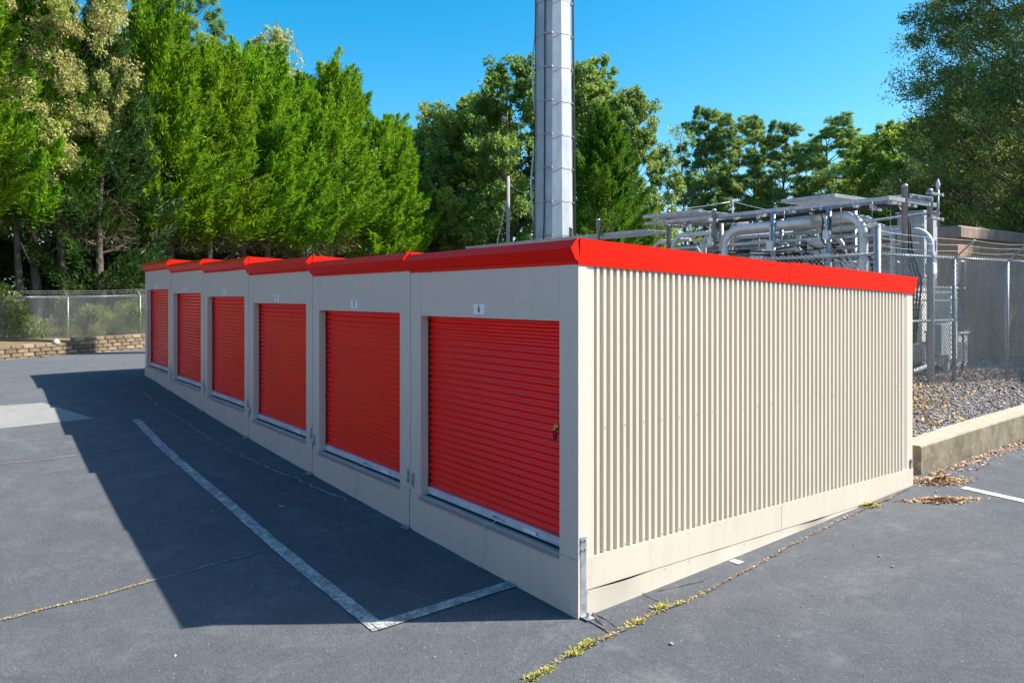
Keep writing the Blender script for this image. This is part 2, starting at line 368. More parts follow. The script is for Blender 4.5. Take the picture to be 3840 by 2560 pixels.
# ------------------------------------------------------------------ markings, cracks
def ribbon(name, pts, width, mat, off=.006, jit=0, wj=0, seg=.12):
    pts = [np.array(p[:2], float) for p in pts]; L=[]
    for a, b in zip(pts[:-1], pts[1:]):
        n = max(1, int(np.linalg.norm(b-a)/seg))
        for k in range(n): L.append(a+(b-a)*k/n)
    L.append(pts[-1]); L=np.array(L)
    d = np.gradient(L, axis=0); d /= np.linalg.norm(d,axis=1)[:,None]+1e-9; nrm = np.stack([-d[:,1],d[:,0]],1)
    if jit:
        j = RNG.normal(0,jit,len(L)); j = np.convolve(j,[.25,.5,.25],'same'); L = L + nrm*j[:,None]
    wd = width/2*(1+wj*RNG.uniform(-1,1,(len(L),1)))
    a = L+nrm*wd; b = L-nrm*wd; P = np.empty((2*len(L),2)); P[0::2]=a; P[1::2]=b
    V = np.column_stack([P, Av(P)+off]); k=np.arange(len(L)-1)*2
    return link(name, np_mesh(name, V, np.stack([k,k+1,k+3,k+2],1), mat))
tag(ribbon('parking_line', [G(313,963),G(366,1019),G(420,1068),G(520,1152),G(640,1258),G(873,1446)], .115, M['line'], .007, .003, .05), kind='structure')
e0 = G(862,1441); tag(ribbon('parking_line', [e0,G(1178,1342)], .115, M['line'], .0115, .003, .05), kind='structure')
tag(ribbon('parking_line', [G(2212,1120),G(2500,1184)], .10, M['line2'], .007, .002, .04), kind='structure')
def cr(pts, w_, m='crack', off=.009, jit=.012, wj=.6): return tag(ribbon('pavement_crack', [G(*p) for p in pts], w_, M[m], off, jit, wj, .05), kind='structure')
cr([(0,1426),(100,1400),(210,1375),(345,1335),(480,1300),(640,1257),(700,1235),(790,1205),(880,1183)], .013, 'crack_pale')
cr([(0,1066),(90,1058),(185,1045),(300,1026),(366,1018),(470,1000),(535,992)], .016, 'crack_pale')
cr([(320,897),(370,935),(440,980),(520,1030),(600,1068),(680,1100),(740,1128),(800,1150)], .035, 'crack_pale', jit=.03)
cr([(560,1010),(600,1035),(640,1075)], .012, 'crack_pale', jit=.03)
cr([(1190,1580),(1225,1556),(1300,1508),(1350,1482),(1400,1462),(1465,1428),(1530,1398),(1580,1382),(1640,1350),(1700,1318),(1755,1290),(1800,1262),(1860,1232),(1930,1195),(2000,1163),(2060,1135),(2085,1122)], .022, 'crack', jit=.014)
cr([(1345,1418),(1372,1434),(1400,1455)], .020, 'crack', jit=.02)
cr([(1480,1362),(1515,1378),(1527,1390)], .014, 'crack', jit=.02)
cr([(1510,1357),(1550,1350),(1620,1335)], .010, 'crack', jit=.02)
for a,b in (((1375,1412),(1420,1440)),((1360,1408),(1390,1440))): cr([a,b], .010, 'crack', jit=.02)
def patch(name, q, mat, n=14, off=.004):
    q=[np.array(p[:2]) for p in q]; P=[]
    for i in range(n+1):
        for j in range(n+1):
            u,v_=i/n,j/n; P.append((q[0]*(1-u)+q[1]*u)*(1-v_)+(q[3]*(1-u)+q[2]*u)*v_)
    P=np.array(P); V=np.column_stack([P,Av(P)+off]); i=np.arange(n)[:,None]*(n+1)+np.arange(n)[None,:]
    return link(name, np_mesh(name,V,np.stack([i,i+1,i+n+2,i+n+1],-1).reshape(-1,4),mat,True))
tag(patch('concrete_patch', [G(-200,948),G(99,925),G(214,961),G(-200,1008)], M['patch']), kind='structure')

# ------------------------------------------------------------------ storage units
WU, DU, NU = 2.44, 4.88, 6
DZ = {6:0, 5:.02, 4:.09, 3:.185, 2:.25, 1:.34}
ZT, ZS, ZD = 2.51, .405, 2.103      # wall top, skirt top, door head
SL = -.19/DU                        # fall of the roof towards the back
cache = {}
def part(key, name, fn, mat, parent):
    if key not in cache: cache[key] = fn().mesh(name, mat)
    return link(name, cache[key], parent)
XL = -WU+.008
def f_front():
    m = MB()
    m.prism([(-.207,.0),(0,.0),(0,.08),(-.207,.08)], ZS, ZT, 'z')
    m.prism([(XL,.0),(-2.234,.0),(-2.234,.08),(XL,.08)], ZS, ZT, 'z')
    m.box(-2.232,-.209,.001,.08,ZD,ZT); return m
def f_trim():
    m = MB()          # corner angles folded round the front edges, slightly proud
    m.prism([(-.20,-.003),(.003,-.003),(.003,.08),(.0005,.08),(.0005,-.0005),(-.20,-.0005)],ZS+.002,ZT,'z')
    return m
def f_corr():
    m = MB(); pitch=.0677; dep=.031; s=.158; prof=[(.08,-.004),(s-.004,-.004)]
    y=s
    while y < 4.74-pitch:
        prof += [(y,-dep),(y+.014,-dep),(y+.0205,-.001),(y+.049,-.001),(y+.0555,-dep)]; y+=pitch
    prof += [(4.76,-.004),(DU,-.004)]
    v=[];f=[]
    for (yy,xx) in prof:
        v += [(xx,yy,ZS-.02),(xx,yy,ZT+SL*yy+.03)]
    for i in range(len(prof)-1): f.append((2*i,2*i+2,2*i+3,2*i+1))
    m.add(v,f)
    # light inner skin behind the ribs
    m.box(-.035,-.030,.08,DU-.01,ZS-.02,2.30); return m
def f_side_plain():
    m = MB()
    m.add([(XL+.004,.08,.1),(XL+.004,DU,.1),(XL+.004,DU,ZT+SL*DU),(XL+.004,.08,ZT)], [(0,1,2,3)])
    m.add([(XL,DU,.1),(-.004,DU,.1),(-.004,DU,ZT+SL*DU),(XL,DU,ZT+SL*DU)], [(0,1,2,3)]); return m
PROF = [(.0,ZT),(-.006,ZT),(-.006,ZT+.026),(-.030,ZT+.032),(-.076,ZT+.115),(-.022,ZT+.178),(.0,ZT+.178)]
def f_fascia():
    m = MB(); m.prism(PROF[::-1], XL-.004, -.012, 'x')
    for x in np.arange(XL+.12,-.05,.31): m.box(x,x+.008,-.009,-.0062,ZT+.01,ZT+.018)
    return m
def f_sidefascia(px):
    def g():
        m = MB(); a=-.011; b=px
        # pointed cap that closes the front profile
        m.prism([(y_,z_) for y_,z_ in [( .0,ZT-.003),(-.008,ZT-.003),(-.009,ZT+.024),(-.034,ZT+.031),(-.081,ZT+.116),(-.022,ZT+.185),(.0,ZT+.185)]][::-1], a, b, 'x')
        e=SL*DU
        for (y0,y1) in ((.0008,2.548),(2.5515,DU+.02)):
            z0,z1=SL*y0,SL*y1; d=.002 if y0<1 else 0
            tip=.03 if y0>1 else 0
            v=[(a,y0,ZT+z0-.003),(b-d,y0,ZT+z0-.003),(b-d,y1,ZT+z1-.003),(a,y1,ZT+z1-.003),
               (a,y0,ZT+z0+.185),(b-d+.012,y0,ZT+z0+.185),(b-d+.012,y1+tip*1.6,ZT+z1+.175),(a,y1+tip*1.6,ZT+z1+.175)]
            m.add(v,[(0,3,2,1),(4,5,6,7),(0,1,5,4),(1,2,6,5),(2,3,7,6),(3,0,4,7)])
        return m
    return g
def f_roof():
    m=MB(); m.add([(XL+.01,-.02,ZT+.17),(-.013,-.02,ZT+.17),(-.013,DU,ZT+.17+SL*DU),(XL+.01,DU,ZT+.17+SL*DU),
      (XL+.01,-.02,ZT+.12),(-.013,-.02,ZT+.12),(-.013,DU,ZT+.0+SL*DU),(XL+.01,DU,ZT+.0+SL*DU)],
      [(0,1,2,3),(7,6,5,4),(0,4,5,1),(1,5,6,2),(2,6,7,3),(3,7,4,0)]); return m
DX0, DX1 = -2.232, -.209
def f_door():
    m=MB(); pitch=.0585; z=.475; v=[]; k=0
    prof=[]
    while z < ZD+.03:
        for a in range(6):
            t=a/6; prof.append((.098+.011*math.cos(2*math.pi*t)*(1 if math.cos(2*math.pi*t)>0 else .8), z+pitch*t))
        z+=pitch
    prof.append((.098,z))
    for (y,zz) in prof: v += [(DX0,y,zz),(DX1,y,zz)]
    f=[(2*i,2*i+1,2*i+3,2*i+2) for i in range(len(prof)-1)]
    return m.add(v,f,True)
def f_bar():
    m=MB(); m.box(DX0+.004,DX1-.004,.072,.112,.418,.482); m.box(DX0+.004,DX1-.004,.062,.072,.425,.434); m.box(DX0+.004,DX1-.004,.067,.072,.462,.470)
    return m
def f_sill():
    m=MB(); m.box(-2.240,-.203,-.014,.15,.388,.3985); m.box(-2.240,-.203,-.016,-.0142,.366,.397); return m
def f_handle():
    m=MB()
    m.tube([(-1.13,.061,.45),(-1.13,.040,.45),(-1.115,.034,.449),(-1.02,.034,.447),(-1.005,.040,.446),(-1.005,.061,.446)], .006, 8)
    for x in (-1.13,-1.005): m.lathe([(.001,0),(.014,0),(.014,.004),(.001,.004)],0,0,10) if False else m.box(x-.014,x+.014,.058,.0618,.434,.464)
    return m
def f_sticker():
    return MB().box(-.72,-.56,.0605,.0618,.430,.462)
def f_void():
    m=MB(); m.box(DX0-.02,DX1+.02,.14,.16,.36,ZD+.15); m.box(DX0,DX1,.125,.139,.3995,.43); return m  # black sheet and strip stand in for shade behind and under the door
def bolt(m, x,y,z,ax,r=.009,l=.012):
    c=[(r*math.cos(a),r*math.sin(a)) for a in [i*math.pi/3 for i in range(6)]]
    if ax=='y': m.prism([(x+p,z+q) for p,q in c], y-l, y, 'y')
    elif ax=='x': m.prism([(y+p,z+q) for p,q in c], x, x+l, 'x')
    else: m.prism([(x+p,y+q) for p,q in c], z, z+l, 'z')
def f_bracket(x):
    def g():
        m=MB(); z0=.455; m.box(x-.021,x+.021,-.0075,-.0035,z0,z0+.135)
        for zz in (z0+.03,z0+.068,z0+.105): bolt(m,x+.004,-.0075,zz,'y',.008,.008)
        m.box(x-.012,x+.006,-.018,-.0078,z0+.028,z0+.05); return m
    return g
def text_mesh(txt, size, mat, sx=.8, bold=.004):
    cu=bpy.data.curves.new('t','FONT'); cu.body=txt; cu.size=size; cu.align_x='CENTER'; cu.align_y='CENTER'; cu.offset=bold
    cu.resolution_u=4
    o=bpy.data.objects.new('t',cu); COL.objects.link(o); bpy.context.view_layer.update()
    dg=bpy.context.evaluated_depsgraph_get(); me=bpy.data.meshes.new_from_object(o.evaluated_get(dg))
    bpy.data.objects.remove(o)
    me.transform(Matrix.Rotation(R(90),4,'X') @ Matrix.Diagonal((sx,1,1,1)))
    me.materials.clear(); me.materials.append(mat); return me
places={6:'nearest, with padlock on it',5:'second nearest',4:'fourth along the row',
        3:'in mid row',2:'second from the far end',1:'far end, by the J sign'}
for n in range(6,0,-1):
    i=6-n; x0=-WU*i; dz=DZ[n]
    u=thing('storage_unit', f'beige storage unit numbered {n} with red roll-up door, {places[n]}', 'storage unit', (x0,0,dz), 0, 'row of beige storage units with red roll-up doors')
    part('front','front_wall',f_front,M['beige'],u); part('trim','corner_trim',f_trim,M['beige'],u)
    (n<6 and part('corr','side_wall',f_corr,M['beige'],u)); part('back','rear_wall',f_side_plain,M['beige'],u)
    part('roof','roof',f_roof,M['alu'],u); part('fascia','fascia',f_fascia,M['fascia'],u)
    part('sf%d'%(n==6),'side_fascia',f_sidefascia(.012 if n==6 else -.002),M['fascia'],u)
    d=part('door','door',f_door,M['door'],u); part('bar','bottom_bar',f_bar,M['alu'],d); part('hnd','handle',f_handle,M['alu'],d); part('stk','sticker',f_sticker,M['plate'],d)
    part('sill','sill',f_sill,M['tread'],u); part('void','gap_shade_backing',f_void,M['dark_void'],u)
    for k,bx in (('bL',-WU+.062),('bR',-.030)):
        if n==6 and k=='bR': continue
        if n==1 and k=='bL': continue
        part(k,'bracket',f_bracket(bx),M['galv'],u)
    # number plate
    pm=MB(); pm.box(-1.334,-1.168,-.0045,.0005,2.134,2.220)
    pl=pm.obj('number_plate',M['plate'],u)
    for px in (-1.322,-1.180):
        sm=MB(); bolt(sm,px,-.0045,2.177,'y',.0035,.002); sm.obj('screw',M['numeral'],pl)
    tm=text_mesh(str(n),.085,M['numeral_red'] if n==6 else M['numeral'],.75); tt=link('numeral',tm,pl,(-1.251,-.0056,2.177))
    # skirt follows the paving
    nseg=12; v=[];f=[]
    for k in range(nseg+1):
        x=XL+.0+(-.0-XL)*k/nseg; g=A(x0+x,0)-dz-.01
        bow=.004*math.sin(k*1.7+n)
        v += [(x,-.006+bow*.0,ZS-.001),(x,-.006-.004-bow*.5,g)]
    for k in range(nseg): f.append((2*k,2*k+1,2*k+3,2*k+2))
    m=MB(); m.add(v,f); b=len(m.v); m.add([(XL,-.006,ZS-.001),(0,-.006,ZS-.001),(0,.05,ZS-.003),(XL,.05,ZS-.003)],[(0,1,2,3)])
    sm=m
    for px in (-2.38,-1.9,-1.2,-.5,-.06): bolt(sm,px,-.009,.385 if abs(px+1.2)>.6 else .2,'y',.005,.003); bolt(sm,px+.2 if px<-.3 else px,-.011,.13,'y',.005,.003)
    sk=m.obj('skirt',M['beige_flat'],u)
    # cord hanging from the door over the sill
    g=A(x0-1.25,0)-dz
    r_=random.Random(n)
    j=r_.uniform(-.05,.05)
    MB().tube([(-1.07,.06,.445),(-1.10,.03,.405),(-1.14,-.02,.403),(-1.18+j*.3,-.026,.33),(-1.17+j,-.024,.24),(-1.20+j,-.026,.14),(-1.22+j*.5,-.03,max(g+.01,.02)),(-1.225+j*.5,-.034,g+.012)],.0042,6).obj('pull_cord',M['rope'],u)
    # anchor foot
    for ax in ((.0,) if n<6 else ()):
        g=A(x0,0)-dz
        m=MB(); m.box(-.06,.05,-.075,-.012,g+.006,g+.012)
        for bx in (-.04,.025): bolt(m,bx,-.045,g+.012,'z',.011,.022)
        m.obj('anchor_foot',M['galv'],u)
    if n==1:
        pj=MB(); pj.box(-2.36,-2.15,-.006,-.0008,2.27,2.49); po=pj.obj('letter_sign',M['plate'],u)
        link('letter',text_mesh('J',.20,M['numeral'],.8,.008),po,(-2.255,-.0072,2.38))
        fr=MB()
        for a_,b_,c_,d_ in ((-2.355,-2.155,2.275,2.283),(-2.355,-2.155,2.477,2.485),(-2.355,-2.347,2.283,2.477),(-2.163,-2.155,2.283,2.477)): fr.box(a_,b_,-.0074,-.0061,c_,d_)
        fr.obj('sign_border',M['numeral'],po)
    if n==6:
        # side skirt: upper sheet, and lower sheet whose top edge buckles outwards between screws
        n_=96; v=[];f=[]
        for k in range(n_+1):
            y=.075+(DU-.075)*k/n_; v += [(.004,y,.413),(.004,y,.1835 if y<3.95 else .1)]
        for k in range(n_): f.append((2*k,2*k+1,2*k+3,2*k+2))
        m=MB(); m.add(v,f); m.add([(.004,.075,.413),(.004,DU,.413),(-.03,DU,.4125),(-.03,.075,.4125)],[(0,1,2,3)])
        m.add([(.0042,-.006,.413),(.0042,.075,.413),(.0062,.075,-.02),(.0062,-.0095,-.02)],[(3,2,1,0)]); m.obj('side_skirt',M['beige_flat'],u)
        v=[];f=[]
        for k in range(n_+1):
            y=.075+(3.95-.075)*k/n_
            b=0
            for c_,w_,a_ in ((.42,.40,.021),(2.95,.36,.017),(1.5,.3,.004),(2.1,.3,.003)):
                q=(y-c_)/w_
                if abs(q)<1: b+=a_*(math.cos(q*math.pi)+1)/2
            g=A(0,y)-.012
            v += [(.0065+b,y,.181),(.0065+b*.55,y,.181-.35*(.181-g)),(.0085,y,g)]
        for k in range(n_):
            for s_ in (0,1): f.append((3*k+s_,3*k+s_+1,3*k+s_+4,3*k+s_+3))
        m=MB(); m.add(v,f,True); m.obj('lower_side_skirt',M['beige_flat'],u)
        v=[];f=[]
        for k in range(25):
            y=3.95+(DU-3.95)*k/24; v+=[(.0045,y,.2),(.0045,y,A(0,y)-.01)]
        for k in range(24): f.append((2*k,2*k+1,2*k+3,2*k+2))
        MB().add(v,f).obj('lower_side_skirt',M['beige_flat'],u)
        m=f_corr()
        for y in (.09,.9,1.18,1.9,2.44,3.1,3.7): bolt(m,.0075,y,.165,'x',.005,.003)
        for y in (1.18,2.44,3.7): bolt(m,.004,y,.385,'x',.005,.003)
        for y in np.arange(.26,4.7,.2031): bolt(m,-.001,y+.006,1.33,'x',.006,.004); bolt(m,-.001,y+.006,.44,'x',.006,.004)
        m.obj('side_wall',M['beige'],u)
        # vertical lap joint and flat corner strip
        m=MB(); m.box(.0042,.0058,2.44,2.443,.19,.41)
        m.obj('panel_joint',M['beige_flat'],u)
        m=MB(); m.box(.0032,.008,.013,.071,.455,.568); m.box(.0032,.0075,.015,.069,.004,.4548)
        m.box(.0080,.085,.010,.080,.006,.012)
        for yy in (.028,.056):
            for zz in (.48,.545): bolt(m,.008,yy,zz,'x',.008,.009)
        bolt(m,.05,.045,.012,'z',.020,.005); bolt(m,.05,.045,.017,'z',.011,.03)
        m.obj('corner_bracket',M['galv'],u)
        m=MB(); m.box(.0045,.008,DU-.062,DU-.012,.42,.52)
        for yy in (DU-.05,DU-.025): bolt(m,.008,yy,.49,'x',.007,.007)
        m.obj('corner_bracket',M['galv'],u)
        la=thing('latch','x','x'); 
        la.name='latch'; del la['label']; del la['category']; la.parent=u
        m=MB(); m.box(-.338,-.292,.055,.090,1.304,1.324); m.box(-.335,-.305,.045,.080,1.280,1.301); m.obj('slide_bolt',M['brass'],la)
        m=MB(); m.cbox(-.332,-.302,.038,.056,1.210,1.250,.004); m.tube([(-.330,.047,1.25),(-.330,.047,1.275),(-.316,.047,1.287),(-.302,.047,1.275),(-.302,.047,1.25)],.005,6); m.obj('padlock',M['black'],la)

# unseen building added across the lot for door reflections and warm bounce
ob=thing('unseen_storage_building','unseen long beige building with red doors, added across the lot for door reflections','storage building',(-22,-19,-.1))
MB().box(-34,26,-8,0,0,3.1).obj('wall',M['beige'],ob)
MB().box(-34.2,26.2,-8.2,.2,3.101,3.4).obj('roof',M['fascia'],ob)
for k in range(17): MB().box(-33+k*3.5,-30.6+k*3.5,.001,.03,.05,2.3).obj('door',M['door'],ob)
# ------------------------------------------------------------------ retaining wall of blocks
rw=thing('retaining_wall','tan split-face block retaining wall along the far edge of the lot','retaining wall')
V=[];F=[]
def blockrow(t0,t1,zb,zf,off):
    m=[]; L=.457; t=t0+off
    while t<t1:
        L_=L-.014; hh=.148; j=RNG.normal(0,.006,8)
        ch=.035
        prof=[(0,0),(ch,-.045+j[0]),(L_*.5,-.058+j[1]),(L_-ch,-.045+j[2]),(L_,0),(L_,.26),(0,.26)]
        z0=zf(t)+zb
        vs=[]
        for zz,s_ in ((z0,.0),(z0+.02,1),(z0+hh-.02,1),(z0+hh,.0)):
            for (a,b) in prof:
                bb=b*s_ if b<0 else b
                p=WL+WD*(t+a)+WN*(bb); vs.append((p[0],p[1],zz))
        b0=len(V); V.extend(vs); n=7
        F.append([b0+k for k in range(n)][::-1]); F.append([b0+3*n+k for k in range(n)])
        for r_ in range(3):
            for k in range(n): F.append([b0+r_*n+k,b0+r_*n+(k+1)%n,b0+(r_+1)*n+(k+1)%n,b0+(r_+1)*n+k])
        t+=L
lz=lambda t: -.03+.0*t
for c in range(4): blockrow(-30,22,c*.152-.06,lz,(c%2)*.228)
blockrow(3.0,22,4*.152-.06,lz,0.0)
me=bpy.data.meshes.new('blocks'); me.from_pydata(V,[],F); me.materials.append(M['block']); me.update(); link('blocks',me,rw)

# ------------------------------------------------------------------ chain link fences
def chain(A0,B0,z0,z1,p,r,mat,name,parent,tilt=0):
    """A0,B0 2-D ends; woven wires zigzag between heights z0(t) and z1(t)"""
    A0=np.array(A0,float);B0=np.array(B0,float);L=np.linalg.norm(B0-A0);d=(B0-A0)/L;nn=np.array([-d[1],d[0]])
    nk=int(L/p); H=z1[0]-z0[0]; nj=int(H/p)+1
    k=np.arange(nk)[:,None]; j=np.arange(nj)[None,:]
    u=p*(k+((j+k)%2)); s=np.clip(u/L,0,1); zb=z0[0]+(z0[1]-z0[0])*s; zt=z1[0]+(z1[1]-z1[0])*s
    z=zb+(zt-zb)*(j/(nj-1)); w_=np.where((j+k)%2==1,r*.9,-r*.9)
    C=np.stack([A0[0]+d[0]*u+nn[0]*w_,A0[1]+d[1]*u+nn[1]*w_,z+0*u],-1)   # nk,nj,3
    offs=[]
    for q in range(3):
        a=2*math.pi*q/3; offs.append(np.array([d[0]*math.cos(a)*r*1.2+nn[0]*math.sin(a)*r,d[1]*math.cos(a)*r*1.2+nn[1]*math.sin(a)*r,0]))
    V=np.stack([C+o for o in offs],2).reshape(-1,3)
    base=(np.arange(nk)[:,None]*nj+np.arange(nj-1)[None,:])*3
    F=[]
    for q in range(3):
        q2=(q+1)%3; F.append(np.stack([base+q,base+q2,base+3+q2,base+3+q],-1).reshape(-1,4))
    return link(name,np_mesh(name,V,np.concatenate(F),mat),parent)
def barb(m,a,b,r=.0028,sag=.02,step=.12,rs=.012):
    a=Vector(a);b=Vector(b);n=max(2,int((b-a).length/.5)); pts=[]
    for i in range(n+1):
        s=i/n; p=a.lerp(b,s); p.z-=sag*4*s*(1-s)-random.uniform(-.006,.006); pts.append(p)
    m.tube(pts,r,5,False)
    L=(b-a).length; k=int(L/step); d=(b-a).normalized(); q=d.cross(Vector((0,0,1)))
    for i in range(k):
        s=(i+.5)/k; p=a.lerp(b,s); p.z-=sag*4*s*(1-s)
        e=Vector((0,0,1))*rs+q*rs*.6
        m.tube([p-e,p+e],.0018,3,False); e=Vector((0,0,1))*rs-q*rs*.6; m.tube([p-e+d*.006,p+e+d*.006],.0018,3,False)
# far left fence, stepped behind the retaining wall
lf=thing('chain_link_fence','long galvanised chain link fence with barbed wire behind the block retaining wall','fence')
f1=cw((255-1920)/FPX*32.4,32.4); f2=cw((526-1920)/FPX*35.0,35.0); fd=(f2-f1)/np.linalg.norm(f2-f1); fL=np.linalg.norm(f2-f1)
def fz(t): return .50+.10*(t/fL)*min(1,1) if t>0 else .50
fposts=[f1+fd*fL*k for k in range(-7,6)]
bz=[.49 if k<=0 else .49+.08*k for k in range(-7,6)]
m=MB(); mb=MB()
for idx,(p,z) in enumerate(zip(fposts,bz)):
    MB().tube([(p[0],p[1],z-.1),(p[0],p[1],z+1.80)],.032,10).obj('post',M['galv'],lf)
    e=-WN if False else WN
    MB().tube([(p[0],p[1],z+1.80),(p[0]-.25*e[0]*-1,p[1]+.25*e[1],z+2.10)],.014,6).obj('barbed_wire_arm',M['galv'],lf)
for a in range(len(fposts)-1):
    p,q=fposts[a],fposts[a+1]
    rl=MB(); rl.tube([(p[0],p[1],bz[a]+1.79),(q[0],q[1],bz[a+1]+1.79)],.024,8); rl.obj('top_rail',M['galv'],lf)
    for s_,zz in ((.3,1.88),(.65,1.98),(.95,2.07)):
        o=WN*.25*s_; barb(mb,(p[0]+o[0],p[1]+o[1],bz[a]+zz),(q[0]+o[0],q[1]+o[1],bz[a+1]+zz),.004,.03,.3,.02)
mb.obj('barbed_wire',M['galv'],lf)
for a in range(len(fposts)-1):
    if a<2: continue
    chain(fposts[a]-WN*.03,fposts[a+1]-WN*.03,(bz[a]+.02,bz[a+1]+.02),(bz[a]+1.84,bz[a+1]+1.84),.040,.0062,M['galv'],'mesh',lf)
# compound fence
cf=thing('chain_link_fence','galvanised chain link fence with three barbed wires round the tower compound','fence')
c1=np.array([-1.32,6.66]); ZB=1.03; ZTF=2.89
right=[c1,np.array([-1.20,8.68]),np.array([-1.10,10.36]),np.array([-1.0,12.8]),np.array([-.9,15.3])]
left=[c1,np.array([-4.25,6.68]),np.array([-7.2,6.7]),np.array([-10.1,6.7]),np.array([-13.,6.7]),np.array([-16,6.7])]
MB().tube([(c1[0],c1[1],.8),(c1[0],c1[1],3.24)],.038,12).lathe([(.040,3.24),(.040,3.255),(.022,3.272),(.001,3.276)],c1[0],c1[1],12).obj('corner_post',M['galv'],cf)
mb=MB()
for side,outd in ((right,(1,0)),(left,(0,-1))):
    for k,p in enumerate(side):
        if k:
            MB().tube([(p[0],p[1],.8),(p[0],p[1],ZTF-.01)],.030,10).obj('post',M['galv'],cf)
            MB().tube([(p[0],p[1],ZTF-.03),(p[0]+outd[0]*.29,p[1]+outd[1]*.29,ZTF+.24)],.014,6).obj('barbed_wire_arm',M['galv'],cf)
        if k+1<len(side):
            q=side[k+1]
            MB().tube([(p[0],p[1],ZTF-.02),(q[0],q[1],ZTF-.02)],.021,8).obj('top_rail',M['galv'],cf)
            for s_,zz in ((.33,.09),(.64,.165),(.95,.235)):
                def off(pt,kk): 
                    if kk==0: return (pt[0]+.04*outd[0],pt[1]+.04*outd[1],ZTF+.06+ (zz-.09)*1.4+.03)
                    return (pt[0]+outd[0]*.29*s_,pt[1]+outd[1]*.29*s_,ZTF+zz)
                barb(mb,off(p,k),off(q,k+1),.0028,.025,.125,.012)
            o=np.array(outd)*.035
            chain(p+o,q+o,(float(h(*p))-.02,float(h(*q))-.02),(ZTF+.02,ZTF+.02),.036,.0045,M['galv'],'mesh',cf)
mb.obj('barbed_wire',M['galv'],cf)
p,q=right[0],right[1]; MB().tube([(p[0],p[1],1.93),(q[0],q[1],1.93)],.021,8).obj('brace_rail',M['galv'],cf)
MB().tube([(q[0],q[1],1.1),(p[0],p[1],1.9)],.006,5).obj('truss_rod',M['galv'],cf)

# ------------------------------------------------------------------ concrete kerb wall and gravel
ys=[5.33,6,7,8.12,9.5,11,13,15,20,30]; m=MB(); T=.33
v=[];f=[]
for y in ys:
    a=A(-.08,y); xf=-.12+.01*(y-5.33); z=a+T
    v+=[(xf,y,a-.3),(xf,y,z-.015),(xf-.015,y,z),(xf-.32,y,z),(xf-.32,y,a-.3)]
for k in range(len(ys)-1):
    for s_ in range(4): f.append((5*k+s_,5*k+5+s_,5*k+6+s_,5*k+1+s_))
f.append((0,1,2,3,4)); m.add(v,f)
v=[];f=[];xs_=[-.45,-2,-5,-8,-11,-14,-18,-24]
for x in xs_:
    a=.25; z=.58+.004; v+=[(x,5.33,a-.6),(x,5.33,z-.015),(x,5.345,z),(x,5.65,z),(x,5.65,a-.3)]
for k in range(len(xs_)-1):
    for s_ in range(4): f.append((5*k+s_,5*k+1+s_,5*k+6+s_,5*k+5+s_))
m.add(v,f)
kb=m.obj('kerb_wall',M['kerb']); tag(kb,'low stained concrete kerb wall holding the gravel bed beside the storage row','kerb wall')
def scatter(name, P, size, mat, flat=.5, kindf='stone'):
    n=len(P)
    if kindf=='stone':
        B=np.array([(1,0,0),(0,1,0),(-1,0,0),(0,-1,0),(0,0,1),(0,0,-1)],float); FF=np.array([(0,1,4),(1,2,4),(2,3,4),(3,0,4),(1,0,5),(2,1,5),(3,2,5),(0,3,5)])
        B=B[None]*RNG.uniform(.6,1.3,(n,6,1))*np.array([1,.7,flat])
    else:
        B=np.array([(-1,0,0),(0,-.36,.12),(1,0,0),(0,.36,.12)],float); FF=np.array([(0,1,2,3)]); B=B[None]*RNG.uniform(.7,1.3,(n,4,1))
    s=size*RNG.lognormal(0,.35,(n,1,1)); B=B*s
    a=RNG.uniform(0,2*math.pi,n); ca,sa=np.cos(a),np.sin(a); tl=RNG.normal(0,.35,n); ct,st=np.cos(tl),np.sin(tl)
    x,y,z=B[...,0],B[...,1],B[...,2]; x2=x*ct[:,None]-z*st[:,None]; z2=x*st[:,None]+z*ct[:,None]
    V=np.stack([x2*ca[:,None]-y*sa[:,None],x2*sa[:,None]+y*ca[:,None],z2],-1)+P[:,None,:]
    k=B.shape[1]; F=(FF[None]+np.arange(n)[:,None,None]*k).reshape(-1,FF.shape[1])
    return link(name,np_mesh(name,V.reshape(-1,3),F,mat))
n=26000; x=-.40-RNG.power(1,n)*2.4; y=RNG.uniform(5.66,13.5,n); 
tag(scatter('gravel',np.column_stack([x,y,h(x,y)+RNG.uniform(0,.02,n)]),.019,M['stones']),kind='stuff')
n=2200; x=RNG.normal(-1.25,.35,n); y=RNG.uniform(5.8,12,n); k=x<-.42; x,y=x[k],y[k]
tag(scatter('fallen_leaves',np.column_stack([x,y,h(x,y)+.03]),.026,M['leaf_litter'],1,'leaf'),kind='stuff')
n=500; x=RNG.normal(-1.0,.22,n); y=RNG.normal(6.9,.45,n); k=(x<-.42)&(y>5.7); x,y=x[k],y[k]
tag(scatter('fallen_leaves',np.column_stack([x,y,h(x,y)+.035]),.026,M['orange_litter'],1,'leaf'),kind='stuff')
def pile(px,py,a,b,n,label,mat='leaf_litter',hgt=.03,size=.019,name='leaf_pile',ang=ANG,grp='small drifts of dry leaves on the asphalt'):
    c=G(px,py); r=np.minimum(np.abs(RNG.normal(0,.52,n)),1.7); th=RNG.uniform(0,2*math.pi,n); X=a*r*np.cos(th)*(1+.15*np.sin(3*th)); Y=b*r*np.sin(th)
    ca,sa=math.cos(ang),math.sin(ang); x=c[0]+X*ca-Y*sa; y=c[1]+X*sa+Y*ca
    z=Av(np.column_stack([x,y]))+.006+hgt*np.exp(-2*r*r)*RNG.uniform(.2,1,n)
    o=scatter(name,np.column_stack([x,y,z])-np.array([c[0],c[1],c[2]]),size,M[mat],1,'leaf'); o.location=c
    return tag(o,label,'leaf pile',grp)
pile(2158,1106,.27,.13,3200,'brown leaf drift against the end of the concrete kerb',hgt=.045)
